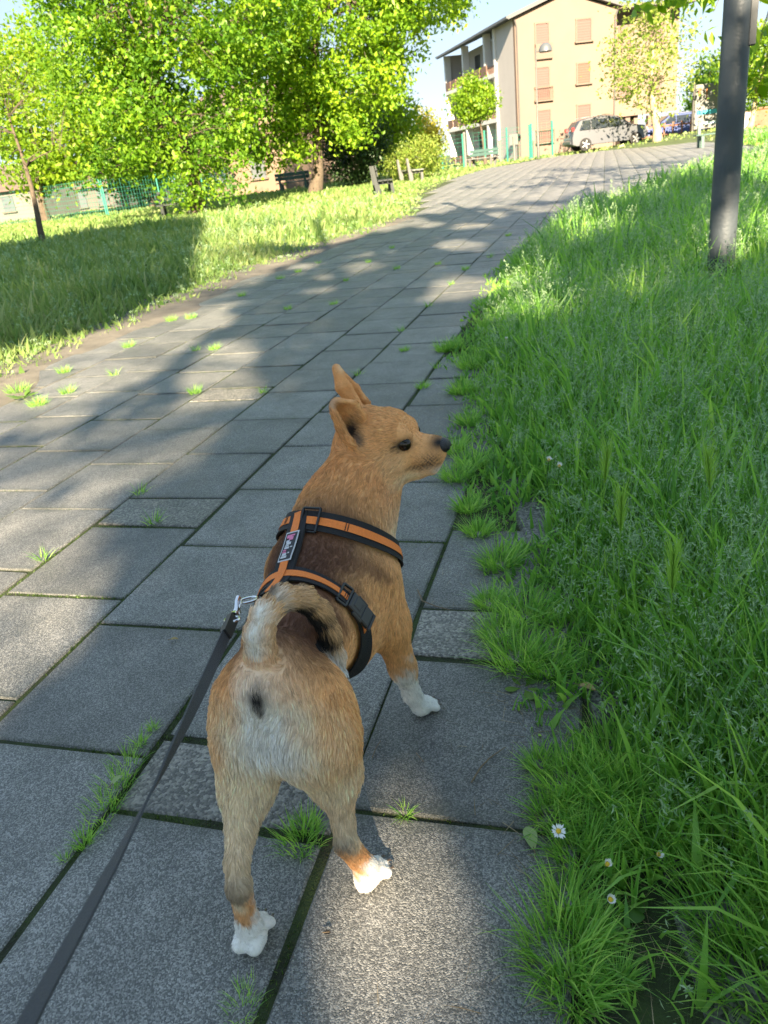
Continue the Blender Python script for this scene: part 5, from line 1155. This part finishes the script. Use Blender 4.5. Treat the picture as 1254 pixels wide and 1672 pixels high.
# ================================================================== HOUSES BEHIND THE LEFT FENCE
def house(px0, px1, ytop, Yk, depth, m, label, name='house', roofm=None, wins=()):
    a, b = aty((px0, 300), Yk), aty((px1, 300), Yk); zt = aty(((px0+px1)/2, ytop), Yk)[2]; zb = zg(0, Yk); r = empty(name, ((a[0]+b[0])/2, Yk, zb)); tag(r, label, 'house'); w_ = b[0]-a[0]; h_ = zt-zb
    q = MB(); q.box((0, depth/2, h_/2-.1), (w_, depth, h_+.2)); wl = q.build('wall', m, r)
    q = MB(); q.prism([(-.4, 0), (depth/2, depth*.22), (depth+.4, 0), (depth+.4, .15), (depth/2, depth*.22+.18), (-.4, .15)], (-w_/2-.3, 0, h_+.0), (0, 1, 0), (0, 0, 1), (1, 0, 0), 0, w_+.6); q.build('roof', roofm or mat('tile_roof', (.12, .085, .07), .9, var=.2, vscale=5), r)
    for fx, fz, ww, hh in wins:
        q = MB(); q.box((fx*w_, -.02, fz*h_), (ww, .06, hh)); wn = q.build('window', mat('house_window', (.10, .11, .12), .3), r); q = MB(); q.box((fx*w_, -.08, fz*h_-hh/2-.04), (ww+.2, .16, .07)); q.build('sill', m_trim, wn)
    return r
house(325, 470, 190, 44, 8, mat('apricot_render', (.17, .12, .085), .9, var=.06, vscale=1), 'apricot house glimpsed through the low oak branches', wins=((-.25, .35, .9, 1.3), (.2, .35, .9, 1.3), (-.25, .75, .9, 1.2), (.2, .75, .9, 1.2)))
house(-120, 60, 318, 46, 7, mat('dull_white_render', (.15, .14, .125), .9, var=.1, vscale=1), 'low white house behind the left end of the fence', wins=((.2, .55, .9, .9), (-.2, .55, .9, .9)))
house(85, 190, 308, 50, 7, mat('dull_grey_render', (.10, .095, .085), .9, var=.1, vscale=1), 'low grey outbuilding behind the green fence', wins=((.25, .5, .8, 1.0), (-.1, .5, .8, 1.0)))
house(450, 560, 262, 52, 8, m_cream, 'cream house behind the oak trunk', wins=((-.2, .5, .9, 1.2), (.2, .5, .9, 1.2)))
for k, px in enumerate((205, 228, 258)):
    Yk = 40+k*.5; P = aty((px, 320), Yk); r = empty('white_post', (P[0], Yk, zg(0, Yk))); tag(r, 'white concrete post behind the left fence, %s of three' % ('leftmost', 'middle one', 'rightmost')[k], 'post', 'white posts behind the left lawn')
    q = MB(); q.box((0, 0, .8), (.16, .16, 1.8), bev=.02); q.build('shaft', m_pw, r); q = MB(); q.box((0, 0, 1.73), (.2, .2, .06), bev=.02); q.build('cap', m_pw, r)
# ================================================================== CARS
def car(P, rz, paint, label, L_=4.4, hatch=True):
    r = empty('parked_car', tuple(P), rz); tag(r, label, 'car', 'cars parked before the building')
    prof = [(-L_/2, .34), (-L_/2-.02, .62), (-L_/2+.05, .98), (-L_/2+.42, 1.46), (-L_/2+.9, 1.56), (-.2, 1.60), (.35, 1.52), (1.12, 1.04), (1.85, .92), (L_/2-.05, .70), (L_/2, .36), (L_/2-.2, .26), (-L_/2+.2, .26)]
    hw = lambda z: .88-.20*max(0, z-.95)/.65
    q = MB(); n = len(prof); V = []
    for sgn in (-1, -.93, .93, 1):
        for x, z in prof: k = 1.0 if abs(sgn) < 1 else .97; V.append((x*k, sgn*hw(z), .9+(z-.9)*k if abs(sgn) == 1 else z))
    Fs = [tuple(range(n-1, -1, -1)), tuple(3*n+i for i in range(n))]+[(l*n+i, l*n+(i+1) % n, (l+1)*n+(i+1) % n, (l+1)*n+i) for l in range(3) for i in range(n)]
    q.add(V, Fs); bd = q.build('body', paint, r, smooth=True)
    mg = mat('car_glass', (.02, .025, .03), .05, spec=.9); mt = mat('tyre_rubber', (.015, .015, .016), .85); mr_ = mat('alloy_rim', (.5, .5, .51), .3, metal=.9); ml_ = mat('tail_light', (.32, .02, .02), .25); mh = mat('head_light', (.6, .6, .62), .1)
    for sy in (-1, 1):
        for x0, x1, t0, t1, bz in ((-1.62, -1.02, -1.42, -1.02, 1.02), (-.97, -.12, -.97, -.12, 1.02), (-.06, .82, -.06, .30, 1.02)):
            z1 = 1.46; q = MB(); V = []
            for y_ in (0, .012): V += [(x0, sy*(hw(bz)-.005+y_), bz), (x1, sy*(hw(bz)-.005+y_), bz), (t1, sy*(hw(z1)-.005+y_), z1), (t0, sy*(hw(z1)-.005+y_), z1)]
            q.add(V, [(0, 1, 2, 3), (7, 6, 5, 4), (0, 4, 5, 1), (1, 5, 6, 2), (2, 6, 7, 3), (3, 7, 4, 0)]); q.build('side_window', mg, r)
        q = MB(); q.box((.95, sy*.98, 1.08), (.12, .20, .13), bev=.03); q.build('mirror', paint, r)
        q = MB(); q.box((-L_/2+.12, sy*.70, .98), (.14, .22, .42), ry=-.15, bev=.03); q.build('tail_light', ml_, r)
        q = MB(); q.box((L_/2-.12, sy*.66, .72), (.22, .34, .16), bev=.04); q.build('headlight', mh, r)
        q = MB(); q.box((.18, sy*.905, .93), (.18, .02, .03)); q.build('door_handle', paint, r)
        for x in (-1.32, 1.38):
            q = MB(); ring_ = [(x+.31*math.cos(t), 0, .31+.31*math.sin(t)) for t in np.linspace(0, 2*math.pi, 24, endpoint=False)]
            w0, w1 = sy*.70, sy*.915; V = [(a_[0], w0, a_[2]) for a_ in ring_]+[(a_[0], w1, a_[2]) for a_ in ring_]; q.add(V, [tuple(range(24)), tuple(range(47, 23, -1))]+[(k, (k+1) % 24, 24+(k+1) % 24, 24+k) for k in range(24)]); ty = q.build('wheel', mt, r, smooth=False)
            q = MB()
            for k in range(5): t = k*2*math.pi/5; q.box((x+.11*math.cos(t), sy*.925, .31+.11*math.sin(t)), (.20, .02, .06), ry=-t)
            q.tube([(x, sy*.915, .31), (x, sy*.935, .31)], .06, 10); q.build('rim', mr_, ty)
    q = MB(); q.add([(.42, -.62, 1.50), (.42, .62, 1.50), (1.10, .74, 1.07), (1.10, -.74, 1.07), (.43, -.62, 1.52), (.43, .62, 1.52), (1.12, .74, 1.09), (1.12, -.74, 1.09)], [(3, 2, 1, 0), (4, 5, 6, 7), (0, 1, 5, 4), (1, 2, 6, 5), (2, 3, 7, 6), (3, 0, 4, 7)]); q.build('windscreen', mg, r)
    q = MB(); xa, xb = -L_/2+.085, -L_/2+.39; q.add([(xa-.02, -.70, 1.02), (xa-.02, .70, 1.02), (xb-.02, .60, 1.43), (xb-.02, -.60, 1.43), (xa, -.70, 1.02), (xa, .70, 1.02), (xb, .60, 1.43), (xb, -.60, 1.43)], [(0, 3, 2, 1), (4, 5, 6, 7), (0, 1, 5, 4), (1, 2, 6, 5), (2, 3, 7, 6), (3, 0, 4, 7)]); q.build('rear_window', mg, r)
    q = MB(); q.box((-L_/2+.0, 0, .46), (.16, 1.6, .22), bev=.05); q.build('rear_bumper', paint, r); q = MB(); q.box((-L_/2-.03, 0, .80), (.02, .5, .12)); q.build('number_plate', m_pw, r)
    for sy in (-.62, .62): q = MB(); q.tube([(-1.5, sy, 1.59), (-.2, sy, 1.645), (.2, sy, 1.60)], .02, 6); q.build('roof_rail', mr_, r)
    return r
mp1 = mat('silver_grey_paint', (.042, .047, .056), .32, metal=.2, coat=.6); mp2 = mat('dark_blue_paint', (.035, .055, .16), .3, metal=.3, coat=.6)
Pc = aty((988, 240), 48); car(A([Pc[0], 48, float(zg(Pc[0], 48))]), math.radians(17), mp1, 'silver grey people carrier parked at the end of the path', L_=4.1)
Pc2 = aty((1092, 226), 56); car(A([Pc2[0]+.5, 62, .22]), math.radians(195), mp2, 'dark blue car parked behind the plane tree')
# ================================================================== SMALL THINGS: daisies, broad-leaved weeds, fallen leaves, twigs
m_pet = mat('daisy_petal', (.72, .72, .70), .6); m_yc = mat('daisy_centre', (.65, .42, .02), .7); m_stem = leafmat('weed_stem', [(.06, .14, .03), (.12, .2, .04)], .2)
def daisy(P, h, label, closed=False, tilt=(.3, 0), s=1.0):
    r = empty('daisy', tuple(P)); tag(r, label, 'daisy', 'daisies at the edge of the path'); top = A([tilt[0]*h, tilt[1]*h, h])
    q = MB(); q.tube([(0, 0, -.01), tuple(top*.5+A([-.006, 0, .004])), tuple(top)], [.0011, .001, .0009], 6); q.build('stem', m_stem, r)
    q = MB(); c = top; ax3 = _n([tilt[0]*.8+.2, tilt[1]*.8-.5, 1.0]); e1 = _n(np.cross(ax3, [1, 0, .2])); e2 = np.cross(ax3, e1)
    for k in range(17):
        a = 2*math.pi*k/17+rng.uniform(-.1, .1); d = math.cos(a)*e1+math.sin(a)*e2; sd_ = -math.sin(a)*e1+math.cos(a)*e2; el = .25 if not closed else 2.2; ln = .0085*s*rng.uniform(.85, 1.1); dd = _n(d+ax3*el)
        q.add([c+d*.002*s, c+d*.002*s+dd*ln*.6+sd_*.0014*s, c+d*.002*s+dd*ln, c+d*.002*s+dd*ln*.6-sd_*.0014*s], [(0, 1, 2), (0, 2, 3)])
    q.build('petals', m_pet, r)['kind'] = 'stuff'
    q = MB(); ell(q, c+ax3*.0012, (.0034*s, .0034*s, .0022*s), np.stack([e1, e2, ax3], 1), 10, 6); q.build('centre', m_yc, r, smooth=True)
daisy(gp(905, 1395), .045, 'open daisy with yellow centre at the slab edge', tilt=(.15, .1), s=1.25)
daisy(gp(1040, 1425), .055, 'nodding daisy above the dark kerb stone', tilt=(.5, -.2), closed=True)
daisy(gp(985, 1460), .05, 'closed daisy bud above the round sunlit leaves', tilt=(.1, .2), closed=True, s=1.1)
daisy(gp(990, 1500), .045, 'pale closed daisy bud among the round leaves', tilt=(.1, -.1), closed=True, s=1.2)
for px, py, lb in [(895, 760, 'small white flower high in the right lawn nearest the dog'), (912, 770, 'small white flower beside its twin in the right lawn'), (826, 560, 'lone white flower in the far part of the right lawn')]:
    P = gp(px, py, .12); daisy(A([P[0], P[1], 0]), .14, lb, tilt=(.02, -.05), closed=True, s=1.5)
m_broad = leafmat('broad_leaf', [(.05, .13, .02), (.10, .20, .03), (.16, .26, .04)], .35)
def rosette(P, n, ln, wd_, label, name='broad_leaved_weed', up=.5):
    r = empty(name, tuple(P)); tag(r, label, 'weed')
    for k in range(n):
        a = 2*math.pi*k/n+rng.uniform(-.3, .3); el = rng.uniform(.15, up); l_ = ln*rng.uniform(.75, 1.15); w__ = wd_*rng.uniform(.8, 1.15); d = A([math.cos(a)*math.cos(el), math.sin(a)*math.cos(el), math.sin(el)]); s_ = A([-math.sin(a), math.cos(a), 0]); nn = np.cross(d, s_); V = []; m = 7
        for i in range(m+1):
            t = i/m; ww = w__*.5*(.14+.86*math.sin(max(0, (t-.28)/.72)*math.pi)**.6 if t > .28 else .14); c = d*l_*t-A([0, 0, .25*l_*t*t])
            V += [c-s_*ww-nn*ww*.3, c, c+s_*ww-nn*ww*.3]
        Fs = [(3*i+j, 3*i+j+1, 3*i+4+j, 3*i+3+j) for i in range(m) for j in range(2)]
        o = MB().add(V, Fs).build('leaf', m_broad, r, smooth=True); at_ = o.data.attributes.new('rnd', 'FLOAT', 'FACE'); at_.data.foreach_set('value', np.full(len(Fs), rng.uniform(.2, 1), np.float32))
rosette(gp(1000, 1490), 9, .055, .026, 'rosette of round bright leaves under the daisy buds')
rosette(gp(855, 1125), 5, .05, .022, 'small dark heart shaped weed at the slab corner')
rosette(gp(1210, 900), 5, .16, .085, 'large broad dock leaf deep in the right lawn', up=1.0)
rosette(gp(755, 625), 8, .07, .025, 'clover like weed at the path rim above the dog head')
rosette(gp(40, 650), 9, .10, .03, 'sunlit bushy weed on the sandy left rim of the path', up=1.2)
m_dl = mat('dry_leaf', (.30, .22, .08), .8, var=.2, vscale=60); m_dg = mat('pale_green_leaf', (.25, .32, .12), .7); m_tw = mat('dry_twig', (.17, .12, .07), .9)
def fallen(px, py, ln, wd_, az, m, label, dz=.006):
    P = gp(px, py); r = empty('fallen_leaf', (P[0], P[1], P[2]+dz), az); tag(r, label, 'leaf', 'fallen leaves'); V = []
    for i in range(8):
        t = i/7; w__ = wd_*.5*math.sin(math.pi*(t*.92+.04))**.8; z = .012*math.sin(t*3)*ln/.05*.5; V += [(t*ln, -w__, z+w__*.3), (t*ln, 0, z), (t*ln, w__, z+w__*.35)]
    MB().add(V, [(3*i+j, 3*i+j+1, 3*i+4+j, 3*i+3+j) for i in range(7) for j in range(2)]).build('blade', m, r, smooth=True); q = MB(); q.tube([(-ln*.25, 0, .001), (0, 0, .001), (ln*.9, 0, .002)], [.0008, .001, .0004], 5); q.build('midrib', m_tw, r)
fallen(872, 1392, .045, .022, 1.9, m_dg, 'pale green leaf lying on the slab beside the open daisy'); fallen(945, 1132, .035, .018, -.4, m_dl, 'yellow curled leaf on the kerb in the grass', .02)
fallen(186, 1296, .028, .012, 1.3, m_dg, 'narrow pale leaf on the grass tuft beside the lead', .02); fallen(278, 1048, .022, .010, .2, m_dl, 'small brown leaf on the slab left of the lead'); fallen(547, 1350, .028, .013, 1.3, m_dl, 'dry yellow leaf between the hind legs', .01)
fallen(530, 1528, .010, .008, .2, mat('dark_crumb', (.02, .018, .016), .9), 'tiny dark crumb on the slab behind the dog')
def twig(pp, label, r_=.0016):
    P = [gp(*q)+A([0, 0, .004+.003*(i % 2)]) for i, q in enumerate(pp)]; r = empty('twig', tuple(P[0])); tag(r, label, 'twig', 'dry twigs on the slabs'); q = MB(); q.tube([p-P[0] for p in P], [r_, r_, r_*.8, r_*.4][:len(P)], 6); q.build('stick', m_tw, r, smooth=True)
twig([(770, 1280), (785, 1258), (800, 1240), (826, 1224)], 'thin bent twig on the slab right of the front paw'); twig([(682, 965), (690, 985), (712, 992), (735, 1000)], 'thin twig in the mossy joint right of the dog shoulder'); twig([(608, 1240), (615, 1225), (622, 1212)], 'short straw beside the dog belly', .0009); twig([(680, 1232), (692, 1248)], 'short straw below the front paw', .0009)
# barley heads standing out of the near right lawn
m_bar = leafmat('barley_green', [(.20, .36, .07), (.30, .44, .10), (.42, .52, .16)], .5)
for px, py, h_, lb in [(975, 780, .36, 'green barley head standing nearest the dog nose in the right lawn'), (1010, 860, .34, 'leaning green barley head left of the lamp post foot'), (1180, 790, .40, 'tall bristly barley head below the lamp post'), (1100, 960, .34, 'barley head low in the middle of the right lawn')]:
    d = ray((px, py)); t = (h_*.9-CH)/d[2]; P = A([0, 0, CH])+t*d; r = empty('barley_stalk', (P[0], P[1], 0)); tag(r, lb, 'grass stalk', 'barley heads in the right lawn')
    tx = rng.uniform(-.03, .03); q = MB(); q.tube([(0, 0, -.02), (tx*.3, 0, h_*.5), (tx, .01, h_*.86)], [.0016, .0014, .001], 6); o = q.build('stalk', m_bar, r, smooth=True)
    q = MB(); b0 = A([tx, .01, h_*.86])
    for k in range(46):
        u_ = k/46; a = k*2.4; c = b0+A([tx*.4*u_, 0, .075*u_]); dd = _n([math.cos(a)*.32, math.sin(a)*.32, 1]); s_ = _n(np.cross(dd, [math.cos(a+1.5), math.sin(a+1.5), 0])); q.add([c-s_*.0016, c+s_*.0016, c+dd*.055], [(0, 1, 2)]); q.add([c-s_*.0026, c+dd*.010, c+s_*.0026, c-dd*.004], [(0, 1, 2, 3)])
    o = q.build('seed_head', m_bar, r); o['kind'] = 'stuff'
